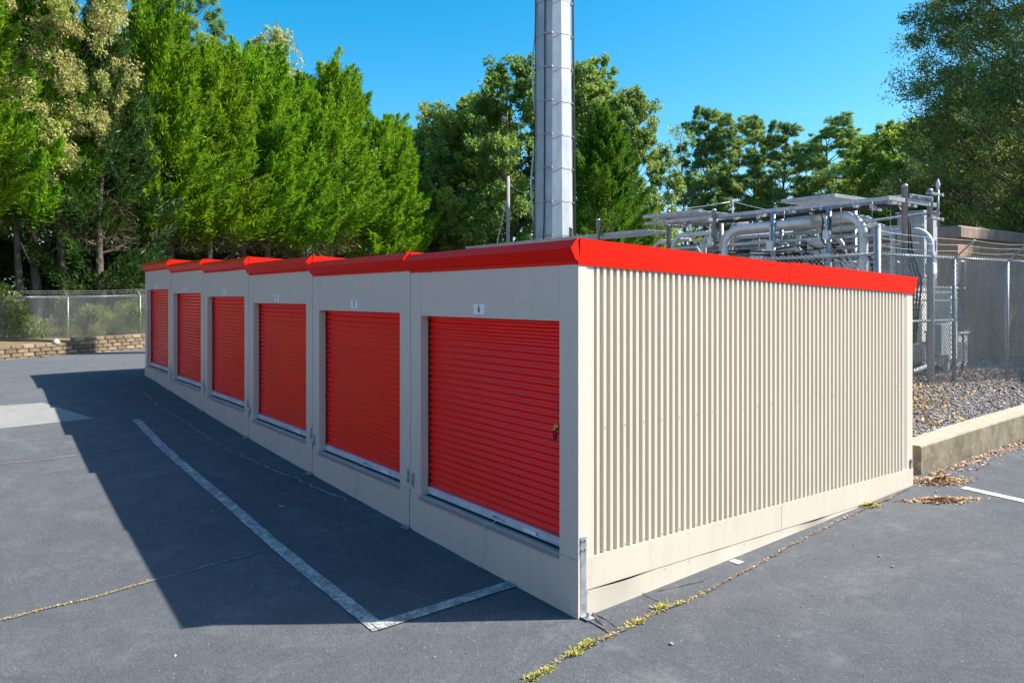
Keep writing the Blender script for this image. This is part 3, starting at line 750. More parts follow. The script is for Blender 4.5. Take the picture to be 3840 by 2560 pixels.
pile(2162,1150,.31,.085,2200,'long brown leaf drift lying out on the open asphalt')
pile(2000,1162,.11,.06,300,'small olive leaf drift by the foot of the corrugated wall','weed',.02,.02)
c=G(2240,1055); 
n=900; y=RNG.uniform(5.4,9.2,n); x=-.10+.01*(y-5.33)+np.abs(RNG.normal(0,.10,n))*np.clip(1.5-(y-5.3)/4,.3,1)+.02
tag(scatter('fallen_leaves',np.column_stack([x,y,Av(np.column_stack([x,y]))+.012]),.022,M['leaf_litter'],1,'leaf'),kind='stuff')
# litter caught in the cracks, and small stuff over the lot
def along(pts,n,spread,size,mat):
    pts=np.array([G(*p)[:2] for p in pts]); seg=np.linalg.norm(np.diff(pts,axis=0),axis=1); cum=np.r_[0,np.cumsum(seg)]
    s=RNG.uniform(0,cum[-1],n); x=np.interp(s,cum,pts[:,0])+RNG.normal(0,spread,n); y=np.interp(s,cum,pts[:,1])+RNG.normal(0,spread,n)
    return tag(scatter('leaf_litter',np.column_stack([x,y,Av(np.column_stack([x,y]))+.012]),size,M[mat],1,'leaf'),kind='stuff')
RC=[(1225,1556),(1300,1508),(1350,1482),(1400,1462),(1465,1428),(1530,1398),(1580,1382),(1640,1350),(1700,1318),(1755,1290),(1800,1262),(1860,1232),(1930,1195),(2000,1163),(2060,1135)]
along(RC,900,.011,.008,'leaf_litter'); along(RC[:8],260,.013,.008,'weed')
along([(0,1426),(100,1400),(210,1375),(345,1335)],380,.010,.007,'orange_litter')
along([(0,822),(80,812),(160,803),(240,795),(300,790)],900,.12,.03,'orange_litter')
along([(0,1066),(90,1058),(185,1045)],60,.015,.008,'orange_litter')
n=420; x=RNG.uniform(-6,4,n); y=RNG.uniform(-3.5,9,n); k=(x>.15)|(y<-.2); x,y=x[k],y[k]
tag(scatter('grit',np.column_stack([x,y,Av(np.column_stack([x,y]))+.004]),.007,M['pebble']),kind='stuff')
# weed tufts along the crack
def tuft(seed,n=150,r=.06,hh=.05):
    rg=np.random.default_rng(seed); a=rg.uniform(0,2*math.pi,n); d=np.stack([np.cos(a),np.sin(a),rg.uniform(.2,1.4,n)],1)
    b=np.stack([rg.normal(0,r*.7,n),rg.normal(0,r*.35,n),np.zeros(n)],1); L=hh*rg.uniform(.5,1.2,(n,1)); d/=np.linalg.norm(d,axis=1)[:,None]
    s=np.cross(d,[0,0,1]); s/=np.linalg.norm(s,axis=1)[:,None]; w_=.0065
    V=np.stack([b,b+d*L*.5+s*w_,b+d*L,b+d*L*.5-s*w_],1).reshape(-1,3); return np_mesh('weed',V,np.arange(4*n).reshape(-1,4),M['weed'])
TW=[(1225,1556,'frontmost yellow green weed tuft in the asphalt crack',1.0),(1258,1538,'weed tuft next to the frontmost one in the crack',.8),
 (1318,1500,'leafy weed tuft on the crack below the building corner',1.05),(1352,1480,'spiky weed tuft just right of the building corner foot',1.1),(1397,1462,'tiny weed sprig between two larger crack tufts',.55),
 (1462,1430,'bright yellow weed tuft where the pale side crack joins',1.0),(1518,1396,'wide olive weed tuft under the near end of the corrugated wall',1.15),(1560,1384,'thin weed sprig beside the wide olive tuft',.6)]
dr=G(1500,1412)[:2]-G(1300,1508)[:2]; ra=math.atan2(dr[1],dr[0])
for i,(x,y,lb,s) in enumerate(TW):
    o=link('weed_tuft',tuft(i),None,G(x,y),ra); o.scale=(s*.8,s*.8,s*.62); tag(o,lb,'weed','weed tufts growing in the asphalt crack')
o=MB().add([(-.05,-.03,.004),(.05,-.035,.005),(.055,.03,.012),(-.045,.035,.006)],[(0,1,2,3)]).obj('paper_scrap',M['paper'],None,G(1691,1290)); tag(o,'small white paper scrap by the skirt of the corrugated wall','litter')
o=MB().add([(-.035,-.006,.008),(.035,-.004,.009),(.035,.006,.012),(-.035,.008,.009)],[(0,1,2,3)]).obj('paper_scrap',M['paper'],None,G(646,1163),.6); tag(o,'thin white paper strip in the shade by the painted line','litter')
for i,(x,y,s,lb) in enumerate([(1541,1480,.016,'rounded grey pebble on the open asphalt at lower right'),(2020,1278,.014,'dark angular pebble in the middle of the right asphalt'),(2050,1302,.012,'pale pebble right of the dark angular one'),(2150,1130,.014,'grey pebble between the two leaf drifts'),(2190,1100,.016,'grey stone just beyond the leaf drift at the kerb')]):
    m=MB(); rr=random.Random(i); pr=[(.001,-s*.1),(s*.8,0),(s,s*.4),(s*.6,s*.8),(.001,s*.9)]; m.lathe(pr,0,0,9)
    m.v=[(a*(1+rr.uniform(-.12,.12)),b*(.8+rr.uniform(-.1,.1)),c) for a,b,c in m.v]
    tag(m.obj('pebble',M['pebble'],None,G(x,y)+np.array([0,0,.003])),lb,'pebble','loose pebbles on the asphalt')
# rock on the wall
p=W(137,28.6)
m=MB(); m.lathe([(.01,0),(.15,.0),(.175,.07),(.15,.15),(.09,.20),(.01,.21)],0,0,11,True); rr=random.Random(3)
m.v=[(a*(1.15+rr.uniform(-.15,.15)),b*(.8+rr.uniform(-.15,.15)),c*(1+rr.uniform(-.1,.1))) for a,b,c in m.v]
t=NT('pale_rock',.9); t.col(t.ramp(t.noise(6,6),[(.3,(.30,.29,.28)),(.7,(.52,.50,.48))])); t.bump(t.noise(10,5),.8,.05)
tag(m.obj('rock',t.m,None,(p[0]+.2*WN[0],p[1]+.2*WN[1],.50)),'pale grey boulder sitting on top of the block retaining wall','rock')

exec_trees = True
# ------------------------------------------------------------------ monopole
mp=cw((2076-1920)/FPX*30.7,30.7); mz=1.0
mt=thing('monopole_tower','tall galvanised steel monopole tower with cables clamped up its faceted shaft','tower',(mp[0],mp[1],mz))
m=MB(); n=12; rb,rt,Ht=.815,.56,34.
vs=[];a0=ANG+R(90-15+8)
for (r,z) in ((rb,0),(rb-(rb-rt)*11.4/Ht*1.25,11.4),(rt,Ht)):
    vs+=[(r*math.cos(a0+2*math.pi*k/n),r*math.sin(a0+2*math.pi*k/n),z) for k in range(n)]
fs=[(i*n+k,i*n+(k+1)%n,(i+1)*n+(k+1)%n,(i+1)*n+k) for i in range(2) for k in range(n)]+[tuple(range(2*n,3*n))]
m.add(vs,fs); m.obj('shaft',M['mono'],mt)
def rad(z): return rb-(rb-rt)*1.25*z/Ht if z<11.4 else (rb-(rb-rt)*1.25*11.4/Ht)+(rt-(rb-(rb-rt)*1.25*11.4/Ht))*(z-11.4)/(Ht-11.4)
def onp(ang,z,o=0):   # ang measured from the direction to the camera, + to the right of the picture
    d=-FW*math.cos(ang)+RT*math.sin(ang); r=rad(z)*1.0+o; return (d[0]*r,d[1]*r,z)
zz=[0,.5]+[k*.65 for k in range(1,34)]
rr=random.Random(5)
MB().tube([onp(R(-82),z,.08+.075*math.sin(z*1.35)*(1 if z<12 else .5)) for z in np.arange(0,28,.25)],.034,8).obj('cable',M['pvc'],mt)
MB().tube([onp(R(-78),z,.045) for z in np.arange(0,28,.5)],.02,6).obj('cable',M['black'],mt)
MB().tube([onp(R(-30) if z>4.2 else R(-30-10*(4.2-z)/2.8),z,.05) for z in np.arange(0,28,.4)],.026,8).obj('cable',M['black'],mt)
MB().tube([onp(R(80),z,.07) for z in np.arange(0,28,.5)],.022,8).obj('cable',M['black'],mt)
MB().tube([onp(R(88),z,.10) for z in np.arange(0,28,.5)],.026,8).obj('cable',M['black'],mt)
for i,z in enumerate(np.arange(2.4,24,1.33)):
    m=MB(); r=rad(z)*1.012
    m.tube([(r*math.cos(t_),r*math.sin(t_),z+.03*math.sin(t_*2+i)) for t_ in np.linspace(0,2*math.pi,25)],.008,5,False)
    for an in (-30,-8,80): q=onp(R(an),z,.04); m.box(q[0]-.035,q[0]+.035,q[1]-.035,q[1]+.035,z-.025,z+.035)
    q=onp(R(-30),z,.04);q2=onp(R(-6),z,.03); m.tube([q,q2],.012,6)
    m.obj('clamp_ring',M['galv'],mt)

# ------------------------------------------------------------------ cable bridge
def grate(m,x0,x1,y0,y1,z,pitch=.055,along='x'):
    if along=='x':
        for y in np.arange(y0,y1,.20): m.box(x0,x1,y,y+.008,z-.035,z-.005)
        for x in np.arange(x0,x1,pitch*1.6): m.box(x,x+.022,y0,y1,z-.008,z+.006)
    else:
        for x in np.arange(x0,x1,.075): m.box(x,x+.006,y0,y1,z-.03,z)
        for y in np.arange(y0,y1,pitch): m.box(x0,x1,y,y+.02,z-.006,z+.005)
def capped(p,z0,z1,r,nm='post',par=None,mat='galv'):
    m=MB(); m.lathe([(r,z0),(r,z1-.01),(r*1.08,z1-.01),(r*1.06,z1+.01),(r*.6,z1+.03),(.001,z1+.035)],p[0],p[1],12); return m.obj(nm,M[mat],par)
br=thing('cable_bridge','galvanised grated cable bridge on pipe posts running from the compound to the tower','cable bridge')
TZ=3.76
for (x,y,z) in ((-1.366,7.50,3.88),(-1.366,8.27,3.88),(-4.765,7.50,3.84),(-6.15,7.85,3.97),(-7.9,7.6,3.93),(-9.6,8.3,3.92),(-11.0,8.2,3.84),(-11.4,9.0,3.70)): capped((x,y),.9,z,.042,'post',br)
for (x,y) in ((-2.55,7.52),(-3.56,7.52),(-2.55,8.27),(-3.9,8.27),(-5.2,8.27),(-8.6,8.3)): MB().tube([(x,y,.9),(x,y,TZ-.06)],.042,12).obj('post',M['galv'],br)
m=MB(); grate(m,-6.5,-1.30,7.56,8.20,TZ-.0); m.obj('grating',M['galv'],br)
m=MB(); m.box(-6.5,-1.30,7.535,7.56,TZ-.05,TZ+.008); m.box(-6.5,-1.30,8.20,8.225,TZ-.05,TZ+.008); m.obj('edge_rail',M['galv'],br)
m=MB(); m.box(-1.39,-1.34,7.0,8.5,TZ-.115,TZ-.056); m.obj('cross_beam',M['galv'],br)
m=MB(); m.box(-4.80,-4.75,7.35,8.5,TZ-.115,TZ-.056); m.obj('cross_beam',M['galv'],br)
m=MB(); grate(m,-3.6,-2.7,7.9,9.3,TZ+.17,.055,'y'); m.box(-3.62,-2.68,7.87,7.895,TZ+.13,TZ+.19); m.box(-3.645,-3.622,7.87,9.35,TZ+.13,TZ+.19); m.box(-2.678,-2.655,7.87,9.35,TZ+.13,TZ+.19); m.obj('upper_grating',M['galv'],br)
m=MB(); grate(m,-13.2,-6.55,7.7,8.4,TZ-.12); m.box(-13.2,-6.55,7.67,7.695,TZ-.17,TZ-.11); m.box(-13.2,-6.55,8.40,8.425,TZ-.17,TZ-.11); m.obj('grating',M['galv'],br)
m=MB(); grate(m,-6.3,-4.9,7.3,8.3,TZ+.09); m.box(-6.3,-4.9,7.27,7.295,TZ+.05,TZ+.11); m.obj('upper_grating',M['galv'],br)
for x in (-1.9,-2.4,-2.9,-3.4,-3.9,-4.4,-4.9,-5.4,-5.9):
    for y in (7.6,8.15): MB().tube([(x,y,TZ-.03),(x,y,TZ-.55)],.006,5).obj('hanger_rod',M['galv'],br)
for yy,zz in ((8.32,3.36),(7.66,3.20),(8.15,3.08)): MB().box(-5.9,-1.5,yy,yy+.04,zz,zz+.04).obj('strut_rail',M['galv'],br)
for k in range(9):
    x=-1.6-.55*k; MB().box(x,x+.035,7.5,8.3,TZ-.115,TZ-.06).obj('support_channel',M['galv'],br)
o=MB(); a=(-3.2,7.55,3.36); b=(-1.45,8.7,3.60); o.tube([a,b],.022,4,True,False); o.obj('strut_rail',M['galv'],br)
# feeder cables slung below the bridge
fc=thing('cable_bundle','black feeder cables clipped under the cable bridge and looping down to the cabinets','cables')
for k in range(4):
    y=7.62+.05*k; z=TZ-.10-.02*(k%2)
    MB().tube([(-4.8,y,z),(-3.5,y,z-.02),(-2.4,y,z),(-1.75,y+.02,z+.005),(-1.55,y+.08,z-.05),(-1.47,y+.10,z-.25),(-1.50+.02*k,y+.1,2.95),(-1.40+.03*k,y+.12,2.5),(-1.42,y+.15,1.6)],.016,8).obj('cable',M['black'],fc)
for k in range(26):
    r_=random.Random(k+40); z=2.78+.075*(k%6)+r_.uniform(-.03,.03); y=7.7+.09*(k//3); xa=-4.9+r_.uniform(-.5,.4); xb=-2.5+r_.uniform(-.4,.2)
    MB().tube([(xa-.3,y,z-.5),(xa-.1,y,z-.1),(xa+.2,y,z),((xa+xb)/2,y,z-.06+r_.uniform(-.05,.06)),(xb-.25,y,z+.02),(xb-.03,y,z-.1),(xb+.1,y,z-.5),(xb+.12,y,1.6)],.014,6).obj('cable',M['black'],fc)
for k,(x) in enumerate((-2.62,-2.50)):
    MB().tube([(x-.3,7.55,TZ-.1),(x-.05,7.5,TZ-.12),(x,7.47,TZ-.3),(x-.05,7.5,3.2),(x+.1,7.55,2.95),(x+.2,7.6,2.3)],.014,6).obj('cable',M['black'],fc)
for x in (-1.9,-2.9,-3.9): MB().box(x-.03,x+.03,7.58,7.82,TZ-.14,TZ-.075).obj('cable_clip',M['galv'],fc)
# swept conduits
def sweep(pts,rad_,n=8):
    out=[Vector(pts[0])]
    for i in range(1,len(pts)-1):
        p=Vector(pts[i]); a=(Vector(pts[i-1])-p).normalized(); b=(Vector(pts[i+1])-p).normalized()
        c=p+(a+b)*rad_
        for k in range(n+1):
            t_=k/n*math.pi/2; out.append(c-b*rad_*math.cos(t_)-a*rad_*math.sin(t_))
    out.append(Vector(pts[-1])); return out
CG='pale grey swept conduits under the cable bridge'
conds=[((-5.95,7.75),(-4.9,7.75),3.47,.055,1,'leftmost pale conduit bend rising beside the cable bridge'),
 ((-5.75,8.45),(-3.2,8.45),3.50,.055,1,'pale conduit bend just behind the leftmost one'),
 ((-5.35,8.75),(-3.4,8.75),3.44,.055,1,'third pale conduit bend, set back under the bridge'),
 ((-4.98,8.0),(-3.0,8.0),3.50,.062,1,'pale conduit bend below the middle of the bridge'),
 ((-4.62,7.62),(-2.9,7.62),3.50,.085,1,'fattest pale conduit bend in front of the bridge post'),
 ((-2.10,7.72),(-3.4,7.72),3.56,.085,0,'fat pale conduit dropping beside the bridge post nearest the corner'),
 ((-2.02,7.98),(-3.4,7.98),3.52,.07,0,'pale conduit dropping just behind the fat one'),
 ((-3.62,8.1),(-4.4,8.1),3.26,.055,0,'short pale conduit elbow low in the middle of the compound'),
 ((-2.75,8.3),(-3.2,8.3),3.30,.05,0,'narrow pale conduit elbow behind the black cables'),
 ((-6.9,8.2),(-5.9,8.2),3.42,.05,1,'thin pale conduit bend nearest the monopole'),
 ((-6.45,9.2),(-4.6,9.2),3.55,.06,1,'pale conduit bend against the brown equipment box'),
 ((-3.15,7.85),(-3.9,7.85),3.10,.05,0,'low pale conduit elbow in front of the dark rack'),
 ((-1.72,7.86),(-2.9,7.86),3.38,.045,0,'slim pale conduit bend left of the corner post'),
 ((-4.3,9.4),(-2.9,9.4),3.62,.055,1,'high pale conduit bend behind the bridge')]
for a,b,z,r_,_,lb in conds:
    r_*=.78
    zb=2.2 if r_<.06 else 1.0
    c_=thing('conduit',lb,'conduit',(a[0],a[1],1.0),0,CG)
    pts=sweep([(0,0,zb-1.0),(0,0,z-1.0),(b[0]-a[0],0,z-1.0)],.26 if r_<.06 else .34)
    MB().tube(pts,r_,12).obj('pipe',M['pvc'],c_)
    MB().tube([(0,0,zb-1.02),(0,0,zb-.84)],r_*1.25,12).obj('coupling',M['pvc'],c_)
c_=thing('conduit','pale conduit bend beside the grey cabinet near the tall posts','conduit',(-1.25,8.05,1.0),0,CG)
MB().tube([Vector(q) for q in sweep([(0,0,0),(0,0,2.28),(-.9,.0,2.28)],.25)],.045,12).obj('pipe',M['pvc'],c_)
MB().cbox(-.06,.06,-.06,.06,1.62,1.78,.01).obj('coupling',M['pvc'],c_)
# small boxes and drop rods that fill the yard under the bridge
for k,(x,y,z,a,b,c,lb) in enumerate([(-2.55,7.44,3.18,.05,.03,.09,'small grey junction box on the bridge post left of the corner'),(-3.56,7.44,3.05,.06,.03,.11,'flat junction box on the middle bridge post'),(-4.77,7.40,3.22,.05,.03,.08,'small junction box on the capped bridge post'),
  (-4.1,7.9,2.86,.12,.10,.16,'pale fitting box among the black cables at left'),(-3.0,7.95,2.90,.14,.10,.20,'pale fitting box among the black cables at right')]):
    t_=thing('junction_box',lb,'junction box',(x,y,z),0,'small boxes under the cable bridge')
    MB().cbox(-a,a,-b,b,0,c*1.6,.006).obj('box',M['pvc'],t_); MB().tube([(0,0,c*1.6),(0,0,c*1.6+.22)],.012,6).obj('conduit',M['pvc'],t_)
# equipment
def cabinet(x0,x1,y0,y1,z0,z1,mat,label,louv=False,name='equipment_cabinet',doors=1):
    cx,cy=(x0+x1)/2,(y0+y1)/2; t_=thing(name,label,'cabinet',(cx,cy,z0)); a,b,H=(x1-x0)/2,(y1-y0)/2,z1-z0
    MB().cbox(-a,a,-b,b,0,H,.012).obj('body',M[mat],t_)
    m=MB(); m.box(a+.001,a+.014,-b+.03,b-.03,.04,H-.05); dr=m.obj('door',M[mat],t_)
    m=MB(); m.box(a+.0145,a+.03,b-.10,b-.08,H*.45,H*.6); m.obj('handle',M['galv'],dr)
    MB().box(-a-.02,a+.03,-b-.02,b+.02,H+.001,H+.03).obj('roof_cap',M[mat],t_)
    if louv:
        m=MB()
        for k in range(8):
            z=.08+k*(H-.2)/8; m.box(a+.0145,a+.028,-b+.06,b-.06,z,z+.02)
        m.obj('louvre',M['galv'],t_)
    MB().box(-a,a,-b,b,-.12,-.002).obj('plinth',M['kerb'],t_)
    return t_
cabinet(-3.0,-2.2,9.3,10.3,1.15,2.72,'cabinet_white','white equipment cabinet below the barbed wire left of the tall posts')
cabinet(-4.9,-3.3,8.9,10.2,1.15,3.02,'cabinet_dark','dark equipment rack behind the black cables')
cabinet(-7.4,-5.4,9.0,10.6,1.15,3.05,'cabinet_dark','low dark brown equipment box behind the leftmost conduits')
cabinet(-2.75,-2.3,7.75,8.35,1.15,2.82,'cabinet','grey cabinet with rounded corners behind the fence top rail')
cabinet(-2.1,-1.7,8.75,9.25,2.55,3.62,'cabinet','tall grey green radio box on a pole beside the tall posts')
cabinet(-2.0,-1.65,9.55,10.05,1.75,2.42,'cabinet_white','tall white cabinet seen through the right hand mesh',True)
cabinet(-2.05,-1.6,9.6,10.1,1.15,1.68,'cabinet_white','louvred white cabinet under the tall white one',True)
# meter rack
hr=thing('meter_rack','galvanised post and rail rack carrying boxes just inside the mesh fence','meter rack')
for (x,y,z,r_) in ((-1.75,8.05,2.80,.034),(-1.62,9.9,2.86,.052)): capped((x,y),.9,z,r_,'post',hr)
for z in (2.44,2.36,2.23,1.56): MB().box(-1.66,-1.625,7.95,9.8,z-.018,z+.018).obj('rail',M['galv'],hr)
MB().cbox(-1.60,-1.42,8.75,9.08,1.38,1.86,.01).obj('meter_box',M['cabinet'],hr)
MB().cbox(-1.60,-1.46,9.12,9.42,1.30,1.88,.01).obj('meter_box',M['cabinet_white'],hr)
MB().tube([(-1.55,8.9,1.38),(-1.53,8.75,1.25),(-1.6,8.3,1.15),(-1.6,8.0,1.12)],.035,10).obj('conduit',M['pvc'],hr)
MB().tube([(-1.55,9.25,1.30),(-1.55,9.25,.95)],.04,10).obj('conduit',M['pvc'],hr)
# antenna on the taller post
an=thing('antenna','white pointed antenna clamped to the right hand tall post','antenna',(-1.366,8.40,3.4))
MB().tube([(0.03,.06,-.05),(0.03,.06,.55)],.018,10).obj('mast',M['galv'],an)
MB().lathe([(.022,.50),(.022,.55),(.032,.57),(.032,.585),(.024,.62),(.009,.665),(.001,.67)],.03,.06,12).obj('radome',M['pvc'],an)
m=MB()
for z in (.05,.42): m.box(-.03,.06,-.20,.12,z,z+.03); m.box(.045,.07,.10,.17,z-.01,z+.035)
m.obj('clamp',M['galv'],an)
# tall pale cylinder and box by the posts
# shelter
sh=thing('equipment_shelter','brown aggregate equipment shelter with flat roof under the trees at right','shelter',(-2.49,11.86,.9))
MB().box(-7.0,0,0,5,0,2.52).obj('wall',M['shelter'],sh)
MB().cbox(-7.08,.08,-.08,5.08,2.521,2.74,.03).obj('roof',M['shelter_roof'],sh)
# another brown building seen below the bridge
# utility poles
def upole(px,Z,top,label,r=.13,cross=False,trans=False,lean=0):
    p=W(px,Z); g=.9; H=Hz(top,Z)-g; t_=thing('utility_pole',label,'utility pole',(p[0],p[1],g))
    MB().tube([(0,0,-.2),(lean*.3,0,H*.5),(lean,0,H)],[r,r*.85,r*.7],10).obj('pole',M['wood'],t_)
    if cross:
        a=RT; m=MB(); m.tube([(-a[0]*.9,-a[1]*.9,H-.3),(a[0]*.9,a[1]*.9,H-.3)],.07,4,True,False); cb=m.obj('crossarm',M['wood'],t_)
        for s in (-.85,-.5,.4,.85): MB().lathe([(.05,H-.24),(.07,H-.12),(.04,H-.04),(.001,H)],a[0]*s,a[1]*s,8).obj('insulator',M['plate'],cb)
        MB().tube([(-a[0]*.4,-a[1]*.4,H-.3),(0,0,H-.9)],.03,6).obj('brace',M['galv'],t_)
    if trans: MB().lathe([(.001,H*.42),(.17,H*.42),(.18,H*.5),(.18,H*.52),(.001,H*.53)],RT[0]*.36,RT[1]*.36,12).obj('transformer',M['cabinet'],t_)
    return t_,Vector((p[0]+lean,p[1],g+H))
_,ta=upole(1167,45,405,'weathered wooden utility pole with transformer and guy wires left of the monopole',.135,trans=True)
_,tb=upole(1682,70,460,'short distant utility pole above the left end of the cable bridge',.13)
_,tc=upole(1829,80,430,'distant utility pole with a crossarm of insulators in front of the pines',.12,cross=True)
def wire(pts,label,r=.012,name='overhead_wire'):
    L=[]
    for a,b,sg in pts:
        a=Vector(a);b=Vector(b)
        for k in range(13): s=k/12; p=a.lerp(b,s); p.z-=sg*4*s*(1-s); L.append(p)
    m=MB(); m.tube(L,r,5,False); return tag(m.obj(name,M['alu'],None),label,'wire')
p=W(1300,70); wire([((p[0],p[1],Hz(470,70)),tb+Vector((0,0,-.1)),.7),(tb+Vector((0,0,-.1)),(*W(2000,62),Hz(500,62)),.5)],'sagging overhead wire over the short distant pole',.035)
for dy,lb in ((0,'upper thin wire running from the crossarm pole'),(.5,'lower thin wire running from the crossarm pole')):
    wire([(tc+Vector((0,0,-.2-dy)),(*W(1500,90),Hz(520,90)-dy),.5)],lb,.02)
    wire([(tc+Vector((0,0,-.2-dy)),(*W(2200,60),Hz(395,60)-dy),.5)],lb.replace('running','running right'),.02)
wire([(ta+Vector((0,0,-1)),(*W(1105,45),1.2),0)],'upper guy wire slanting from the pole left of the monopole',.03,'guy_wire')
wire([(ta+Vector((0,0,-3.5)),(*W(1122,45),1.2),0)],'lower guy wire slanting from the pole left of the monopole',.03,'guy_wire')
wire([(ta+Vector((0,0,-.3)),(*W(1225,40),Hz(440,40)),.3)],'short service wire from the pole top to the monopole',.014)

# ------------------------------------------------------------------ trees
def leaves(name, C, Dn, L, Wd, mat, curl=.15, seed=0):
    """C centres (n,3), Dn directions, L,Wd sizes -> rhombus leaves"""
    rg=np.random.default_rng(seed); n=len(C); Dn=Dn/(np.linalg.norm(Dn,axis=1)[:,None]+1e-9)
    s=np.cross(Dn,rg.normal(0,1,(n,3))); s/=np.linalg.norm(s,axis=1)[:,None]+1e-9; q=np.cross(Dn,s)
    L=L[:,None];Wd=Wd[:,None]
    V=np.stack([C-Dn*L*.5,C+s*Wd*.5+q*L*curl*.5-Dn*L*.08,C+Dn*L*.5,C-s*Wd*.5+q*L*curl*.5-Dn*L*.08],1).reshape(-1,3)
    return np_mesh(name,V,np.arange(4*n).reshape(-1,4),mat)
def cyp_mesh(seed,H=16,zb=5.9,rm=2.65,nc=185,per=400,mat='cypress',leaf=.32):
    rg=np.random.default_rng(seed); C=[];D=[];
    ph=rg.uniform(0,6.28,4)
    for i in range(nc):
        t=rg.power(1.0); t=rg.uniform(0,1)**1.15
        prof=(1-t)**.55*min(1,(.62+t*2.6)) ; a=rg.uniform(0,2*math.pi)
        rr=rm*prof*(1+.16*math.sin(2*a+ph[0])+.12*math.sin(5*t*3+3*a+ph[1]))*rg.uniform(.58,1.14)
        z=zb+(H-zb)*t-(.9*rg.power(.6) if t<.12 else 0); o=np.array([math.cos(a),math.sin(a),0]); up=.65+1.25*t
        d=o+np.array([0,0,up]); d=d/np.linalg.norm(d); c=np.array([math.cos(a)*rr,math.sin(a)*rr,z])-d*.5
        k=int(per*rg.uniform(.6,1.3)); u=rg.power(1.3,k); sz=rg.uniform(.7,1.25)
        sp=.31*sz*(1.1-u*1.0); off=rg.normal(0,1,(k,3))*sp[:,None]
        C.append(c+d*u[:,None]*1.75*sz+off); D.append(d+rg.normal(0,.42,(k,3))+off*1.3)
    # plume at the tip
    C=np.concatenate(C);D=np.concatenate(D)
    kk=C[:,2]>zb-1.6; C,D=C[kk],D[kk]; n=len(C)
    return leaves('crown',C,D,leaf*rg.uniform(.6,1.3,n),leaf*.17*rg.uniform(.7,1.3,n),M[mat],.12,seed)
def twig_mesh(seed,zb=4.3,zt=7.2,rm=1.7,n=2200):
    rg=np.random.default_rng(seed); a=rg.uniform(0,6.28,n); r=rm*np.sqrt(rg.uniform(.02,1,n)); z=rg.uniform(zb,zt,n)+.2*r
    C=np.stack([r*np.cos(a),r*np.sin(a),z],1); D=np.stack([np.cos(a),np.sin(a),rg.normal(-.3,.5,n)],1)+rg.normal(0,.3,(n,3))
    return leaves('dead_twigs',C,D,rg.uniform(.25,.6,n),rg.uniform(.010,.026,n),M['dead'],.1,seed)
def trunk_mesh(seed,H,r0,limbs=14,z0=2.5,z1=None,ll=2.0,up=.5,lean=.3,n=9,r1=.03,fork=False):
    rg=random.Random(seed); m=MB(); z1=z1 or H*.9; ax=rg.uniform(-lean,lean); ay=rg.uniform(-lean,lean)
    def P(z): s=z/H; return Vector((ax*s+.12*math.sin(s*7+seed),ay*s+.12*math.cos(s*6+seed),z))
    k=10; m.tube([P(H*i/k) if i else Vector((0,0,-.3)) for i in range(k+1)],[r0*1.25]+[max(r1,r0*(1-.9*i/k)) for i in range(1,k+1)],n)
    for i in range(limbs):
        z=z0+(z1-z0)*(i+rg.random())/limbs; a=rg.uniform(0,6.28); L=ll*(1-.55*(z-z0)/(z1-z0+.01))*rg.uniform(.7,1.2)
        b=P(z); d=Vector((math.cos(a),math.sin(a),up*rg.uniform(.5,1.4)))
        rr=max(.02,r0*(1-.9*z/H)*.45)
        m.tube([b,b+d*L*.4+Vector((0,0,.05*L)),b+d*L*.75+Vector((0,0,.2*L)),b+d*L+Vector((0,0,.35*L))],[rr,rr*.75,rr*.5,rr*.25],6,False)
    return m.mesh('trunk',M['bark'])
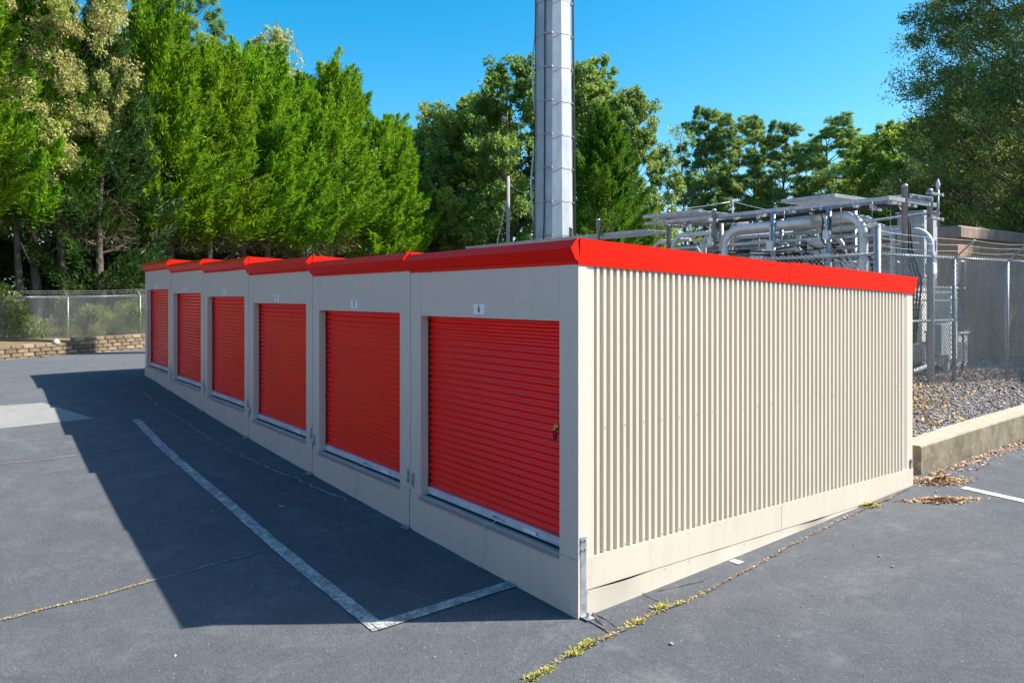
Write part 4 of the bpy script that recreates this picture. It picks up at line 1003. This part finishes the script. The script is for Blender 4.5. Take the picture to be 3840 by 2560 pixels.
def lobes_tree(seed,H,zb,rx,nl,per,leaf,mat,flat=.75,lobe=(.9,1.6),top=.9,droop=0,asp=.45,barkr=.22,spread='egg',hollow=.3,shell=True):
    """trunk mesh and crown mesh built from leaf lobes carried on limbs"""
    rg=np.random.default_rng(seed); m=MB(); C=[];D=[]
    ax=rg.uniform(-.4,.4,2)
    def P(z): s=z/H; return Vector((ax[0]*s*2+.15*math.sin(s*6+seed),ax[1]*s*2+.15*math.cos(s*5+seed),z))
    m.tube([Vector((0,0,-.3))]+[P(H*.88*i/9) for i in range(1,10)],[barkr*1.3]+[barkr*(1-.85*i/9) for i in range(1,10)],9)
    for i in range(nl):
        t=(i+rg.uniform(0,1))/nl; a=i*2.399+rg.uniform(-.5,.5)
        if spread=='egg': prof=math.sin(math.pi*min(1,(t*.86+.12)))**.6
        elif spread=='pine': prof=(.55+.45*math.sin(math.pi*t))*(1-.55*t**3)
        else: prof=1
        rr=rx*prof*math.sqrt(rg.uniform(hollow,1)); z=zb+(H-zb)*t*top+rg.uniform(-.4,.4)
        c=np.array([rr*math.cos(a),rr*math.sin(a),z]); base=P(max(zb*.7,z-rr*.7-.5)); cv=Vector(c)
        mid=base.lerp(cv,.5)+Vector((rg.uniform(-.2,.2),rg.uniform(-.2,.2),-.15*rr*.3)); br_=max(.02,barkr*.33*(1-.6*t))
        m.tube([base,mid,cv],[br_,br_*.65,br_*.25],6,False)
        R_=rg.uniform(*lobe)*(1-.3*t)
        for s_ in range(3):
            e=cv+Vector(rg.normal(0,.5,3))*R_*.8; m.tube([mid.lerp(cv,.5),e],[br_*.35,.012],4,False)
        # each lobe is a handful of leaf sprays of different sizes
        ns=12
        for s_ in range(ns):
            o=rg.normal(0,1,3); o/=np.linalg.norm(o); o[2]=o[2]*flat+.15; cc=c+o*R_*rg.uniform(.3,1.15)
            k=int(per/ns*rg.uniform(.5,1.5)); q=rg.normal(0,1,(k,3)); q/=np.linalg.norm(q,axis=1)[:,None]
            rad_=R_*rg.uniform(.22,.5)*rg.uniform(0,1,(k,1))**.5
            pts=cc+q*rad_*np.array([1,1,flat]); C.append(pts); D.append(q+rg.normal(0,.7,(k,3))+np.array([0,0,-droop]))
    C=np.concatenate(C);D=np.concatenate(D);n=len(C)
    cm=leaves('crown',C,D,leaf*rg.uniform(.6,1.35,n),leaf*asp*rg.uniform(.7,1.3,n),M[mat],.2,seed)
    return m.mesh('trunk',M['bark']),cm
def plant(name,label,cat,xy,z,meshes,rz=0,s=1,sz=None,group=None):
    t_=thing(name,label,cat,(xy[0],xy[1],z),rz,group); t_.scale=(s,s,sz or s)
    for nm,me in meshes: link(nm,me,t_)
    return t_
# cypress row
CY=[(trunk_mesh(k+1,15.2,.23,16,3.0,14,1.9,.35),cyp_mesh(k+11),twig_mesh(k+21)) for k in range(4)]
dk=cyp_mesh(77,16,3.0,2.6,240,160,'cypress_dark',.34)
row0=np.array([-22.4,31.5]); rdir=np.array([.50,.866]); 
cyl={}
unused=['in the shade of the left edge of the photo','between the tan oak and the dark one','dark shaded one with a forked trunk','third from the left of the sunlit ones']
k=0
spots=[-14,-11.2,-8.6,-6,-3.4,-.9,2.9,5.3,8.3,9.9,12.0,14.2,16.4,18.7,21.0,23.3,25.6,27.6]
for i,t_ in enumerate(spots):
    rg=random.Random(i*7+3); X,Z=row0+rdir*t_; X+=rg.uniform(-.6,.6); Z+=rg.uniform(-.8,.8); p=cw(X,Z)
    px=(X/Z*FPX+1920)/K
    v_=CY[i%4]; s=rg.uniform(.93,1.08)
    vis=sum(1 for q in spots[:i] if (row0+rdir*q)[0]/(row0+rdir*q)[1]>-.69)
    if px<-20: lb=f'cypress of the fence row out of view, {["first","second","third","fourth","fifth","sixth"][min(i,5)]} from its near end'
    else: lb=f'{["first","second","third","fourth","fifth","sixth","seventh","eighth","ninth","tenth","eleventh","twelfth","thirteenth","fourteenth","last","x","y","z"][min(14,max(0,vis))]} tall green cypress of the fence row counting from the left'
    if i==7: s*=.86; v_=(v_[0],dk,v_[2]); lb='fence row cypress with tower shade put into its dark leaves, between bright green ones'  # dark leaf colour stands in for the tower's shadow on this tree
    o=plant('cypress_tree',lb,'tree',p,.55,(('trunk',v_[0]),('crown',v_[1]),('dead_twigs',v_[2])),rg.uniform(0,6.28),s*1.02,s*(1.0 if t_<5 else (.97 if t_<9 else (.93 if t_<20 else (.95 if t_<24 else .90)))), 'row of tall cypress trees behind the left fence')
# second rank, darker and further back
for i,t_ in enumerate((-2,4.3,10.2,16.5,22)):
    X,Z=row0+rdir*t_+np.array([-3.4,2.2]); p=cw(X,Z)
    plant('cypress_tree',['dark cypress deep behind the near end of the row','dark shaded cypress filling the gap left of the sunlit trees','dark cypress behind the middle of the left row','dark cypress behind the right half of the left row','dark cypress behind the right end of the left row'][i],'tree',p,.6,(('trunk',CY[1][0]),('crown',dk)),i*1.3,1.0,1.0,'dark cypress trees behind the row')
# tan oaks at the left
t1,c1_=lobes_tree(101,14.0,6.6,3.0,46,1500,.15,'oak_tan',.85,(.9,1.5),.95,.2,.42,.2)
X,Z=(-19.2,28.9); plant('oak_tree','tan and cream leaved oak crowding the near cypresses above the mesh fence','tree',W(36,33.3),.5,(('trunk',t1),('crown',c1_)),.5,.92,.93,'tan autumn oaks')
plant('oak_tree','tan leaved oak rising between two of the nearer cypresses','tree',W(150,34.5),.6,(('trunk',t1),('crown',c1_)),5.6,.92,1.34,'tan autumn oaks')
# pine and bare topped trees behind the row
tp,cp=lobes_tree(111,20,8,2.6,60,700,.42,'pine',.6,(.6,1.1),.98,0,.10,.2,'pine')
plant('pine_tree','blue green pine poking above the cypress row','tree',W(452,46),.6,(('trunk',tp),('crown',cp)),1.1,.95,1.07,'pines behind the cypress row')
tt_,ct_=lobes_tree(112,17,8,2.3,70,230,.22,'oak_tan',.9,(.6,1.1),.98,0,.3,.12)
plant('thin_tree','thin yellowing treetop showing above the middle of the cypress row','tree',W(628,52),.6,(('trunk',tt_),('crown',ct_)),0,1.0,1.17)
plant('thin_tree','faint russet treetop just left of the blue green pine','tree',W(345,44),.6,(('trunk',tt_),('crown',ct_)),2,.8,1.07)
# mid group by the monopole
DC=[lobes_tree(120+k,17.5,3.0,4.6,72,850,.27,'decid',.85,(1.1,1.9),.95,0,.5,.26) for k in range(3)]
for i,(px,top,Z,s,lb) in enumerate([(968,305,66,.85,'low deciduous tree touching the right end of the cypress row'),(1022,250,60,.9,'broad dark deciduous tree left of the monopole'),(1100,215,62,1.0,'deciduous tree between the utility pole and the broad dark one'),
    (1180,142,58,1.05,'tallest dark deciduous tree directly left of the monopole'),(1300,200,66,1.0,'deciduous tree hidden behind the monopole'),(1352,140,62,1.0,'tall sunlit deciduous tree right of the monopole'),(1440,215,60,.85,'ragged deciduous tree with sky gaps right of the monopole')]):
    v_=DC[i%3]; H=Hz(top,Z)-.9; plant('deciduous_tree',lb,'tree',W(px,Z),.9,(('trunk',v_[0]),('crown',v_[1])),i*1.9,s*.95,H/17.3,'deciduous trees around the monopole')
cb_=cyp_mesh(66,13,1.2,3.1,240,340,'cypress_mid',.32)
plant('cypress_tree','bright green bushy cypress right of the monopole base','tree',W(1385,44),.95,(('trunk',CY[2][0]),('crown',cb_)),1,.98,.86)
# distant pines
PN=[lobes_tree(140+k,17,7.6,3.0,40,700,.42,'pine',.6,(.8,1.35),.97,0,.16,.22,'pine',.25) for k in range(3)]
tb_,cbm=lobes_tree(150,17,6,3.2,26,60,.35,'pine',.8,(.8,1.4),.97,0,.3,.2,'pine')
plant('bare_tree','nearly bare tree with fine twigs left of the distant pines','tree',W(1572,72),.9,(('trunk',tb_),('crown',cbm)),0,1.0,(Hz(278,72)-.9)/17)
for i,(px,top,Z,s,lb) in enumerate([(1618,252,76,.95,'tall pine first in the distant group'),(1662,272,74,.95,'pale green pine second in the distant group'),(1728,266,78,.95,'narrow pine third in the distant group'),(1795,285,74,1.05,'full dark pine fourth in the distant group'),
    (1925,272,72,1.25,'wide forked pine in the middle right distance'),(1995,310,78,1.1,'yellow green pine right of the wide forked one'),(2065,285,74,1.1,'pine just left of the large overhanging tree'),(1868,330,90,1.0,'low pine between the full dark one and the wide forked one')]):
    v_=PN[i%3]; H=Hz(top,Z)-.9; plant('pine_tree',lb,'tree',W(px,Z),.9,(('trunk',v_[0]),('crown',v_[1])),i*2.1,s,H/16.9,'distant pines beyond the compound')
YT=lobes_tree(160,13,2.0,4.0,75,800,.24,'yellowish',.8,(1.0,1.7),.95,0,.5,.22)
for i,(px,top,Z,lb) in enumerate([(2085,285,46,'yellow green tree behind the tall compound posts'),(2190,262,42,'yellow green tree beneath the overhanging crown'),(1985,400,66,'low yellowing tree behind the cable bridge')]):
    H=Hz(top,Z)-.9; plant('broadleaf_tree',lb,'tree',W(px,Z),.9,(('trunk',YT[0]),('crown',YT[1])),i*2.,.95,H/13,'yellow green trees at right')
# big willow oaks at right
WO=lobes_tree(170,16,2.6,5.6,150,1500,.17,'willow',.85,(1.2,2.2),.97,.5,.24,.3)
plant('willow_oak','huge dark willow oak overhanging the brown shelter','tree',W(2535,24.5),.9,(('trunk',WO[0]),('crown',WO[1])),.3,1.0,.98,'dark willow oaks over the shelter')
plant('willow_oak','dark willow oak behind the shelter roof','tree',W(2290,34),.9,(('trunk',WO[0]),('crown',WO[1])),2.6,.8,.62,'dark willow oaks over the shelter')
p=cw(17.3,15.0); plant('willow_oak','willow oak whose shadow falls on the shelter and gravel bed','tree',p,.5,(('trunk',WO[0]),('crown',WO[1])),4.,.62,.62,'dark willow oaks over the shelter')
# undergrowth mass and woods
def mass(name,P,n,hmax,leaf,mat,seed,zb=.5,kind='stuff',R0=1.4):
    rg=np.random.default_rng(seed); C=[];D=[]
    for (x,y) in P:
        k=int(n*rg.uniform(.6,1.4)); H=hmax*rg.uniform(.6,1); q=rg.normal(0,1,(k,3)); q/=np.linalg.norm(q,axis=1)[:,None]; rr=rg.uniform(0,1,(k,1))**.4
        nl=6; cen=np.stack([rg.normal(0,R0*.6,nl),rg.normal(0,R0*.6,nl),rg.uniform(.1,.9,nl)*H],1); ci=rg.integers(0,nl,k)
        C.append(cen[ci]+q*rr*R0*np.array([1,1,.8])+np.array([x,y,zb])); D.append(q+rg.normal(0,.6,(k,3)))
    C=np.concatenate(C);D=np.concatenate(D);kk=C[:,2]>zb-.1;C,D=C[kk],D[kk]; n_=len(C)
    return tag(link(name,leaves(name,C,D,leaf*rg.uniform(.6,1.4,n_),leaf*.5*rg.uniform(.6,1.3,n_),M[mat],.2,seed)),kind=kind)
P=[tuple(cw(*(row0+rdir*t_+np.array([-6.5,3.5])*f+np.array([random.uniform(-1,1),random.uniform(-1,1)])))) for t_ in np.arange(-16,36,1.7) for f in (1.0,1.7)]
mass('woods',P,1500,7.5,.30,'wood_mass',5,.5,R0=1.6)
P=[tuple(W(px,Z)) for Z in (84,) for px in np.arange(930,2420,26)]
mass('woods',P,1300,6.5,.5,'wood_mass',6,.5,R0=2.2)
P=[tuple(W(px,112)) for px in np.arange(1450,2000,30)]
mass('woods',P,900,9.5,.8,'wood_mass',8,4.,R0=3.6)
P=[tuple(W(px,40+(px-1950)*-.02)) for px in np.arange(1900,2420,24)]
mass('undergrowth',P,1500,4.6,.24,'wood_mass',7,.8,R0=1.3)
# shrubs along the left fence
def shrub(seed,mat='shrub',n=2600,leaf=.075,H=1.2,R_=.8):
    rg=np.random.default_rng(seed); nl=9; cen=np.stack([rg.normal(0,R_*.45,nl),rg.normal(0,R_*.45,nl),rg.uniform(.1,.85,nl)*H],1); ci=rg.integers(0,nl,n)
    q=rg.normal(0,1,(n,3)); q/=np.linalg.norm(q,axis=1)[:,None]; C=cen[ci]+q*(rg.uniform(0,1,(n,1))**.45)*R_*.42
    D=q+rg.normal(0,.6,(n,3))+np.array([0,0,.4]); k=C[:,2]>.0; C,D=C[k],D[k]
    return leaves('foliage',C,D,leaf*rg.uniform(.7,1.5,len(C)),leaf*.5*rg.uniform(.7,1.3,len(C)),M[mat],.2,seed)
def stems(seed,H=1.0,R_=.5):
    m=MB(); r_=random.Random(seed)
    for k in range(7):
        a=r_.uniform(0,6.28); e=(math.cos(a)*R_*r_.uniform(.3,1),math.sin(a)*R_*r_.uniform(.3,1),H*r_.uniform(.6,1)); m.tube([(0,0,-.05),(e[0]*.4,e[1]*.4,e[2]*.5),e],[.018,.012,.005],5,False)
    return m.mesh('stem',M['bark'])
SH=[(shrub(201),stems(1)),(shrub(202,'shrub',3400,.09,1.7,1.0),stems(2,1.5)),(shrub(203,'yellowish',2400,.08,1.2,.8),stems(3)),(shrub(204,'wood_mass',3000,.10,2.2,1.0),stems(4,1.9)),(shrub(205,'oak_tan',1600,.07,1.0,.8),stems(5))]
sl=[(12,.9,1,1.35,'feathery light green shrub behind the mesh nearest the camera'),(60,1.0,0,1.0,'low green shrub right of the feathery one'),(95,.9,4,.8,'low straw coloured shrub on the wall top'),(175,1.0,3,.9,'dark leafy shrub behind the first visible fence post'),(195,.8,1,1.0,'bright leafy shrub just right of the first visible fence post'),
 (222,1.0,2,.8,'small yellow green shrub between the two fence posts'),(250,1.2,4,1.0,'straw and green shrub left of the second fence post'),(275,1.3,2,1.1,'yellowing shrub beside the second fence post'),(298,1.0,1,1.1,'rounded green shrub below the second fence post'),(322,1.2,2,1.2,'yellow shrub right of the second fence post'),(345,1.4,4,1.2,'pale shrub half hidden by the far storage unit'),
 (215,2.6,3,1.5,'dark tall shrub in the woods behind the mesh'),(280,2.8,3,1.4,'glossy dark shrub under the trees behind the second post')]
def fenceZ(px):
    q=(px*K-1920)/FPX; X1,Z1=(255-1920)/FPX*32.4,32.4; X2,Z2=(526-1920)/FPX*35,35
    s=(q*Z1-X1)/((X2-X1)-q*(Z2-Z1)); return Z1+s*(Z2-Z1)
for i,(px,dd_,v_,s,lb) in enumerate(sl):
    Z=fenceZ(px)+dd_; p=W(px,Z); a,b=SH[v_]; plant('shrub',lb,'shrub',p,float(h(*p)),(('stem',b),('foliage',a)),i*1.1,s,s,'shrubs along the left fence')
# sunny yellow thicket seen between the trunks
for i,(px,Z,s,zc,lb) in enumerate([(318,44,2.6,0,'tall backlit yellow thicket between the cypress trunks'),(345,46,2.4,0,'backlit yellow bush behind the far storage unit'),(470,52,2.2,0,'pale green bush glimpsed above the storage roofs')]):
    a,b=SH[2 if i<2 else 1]; p=W(px,Z); plant('shrub',lb,'shrub',p,.6,(('stem',b),('foliage',a)),i,s,s*1.3,'bushes glimpsed between the cypress trunks')
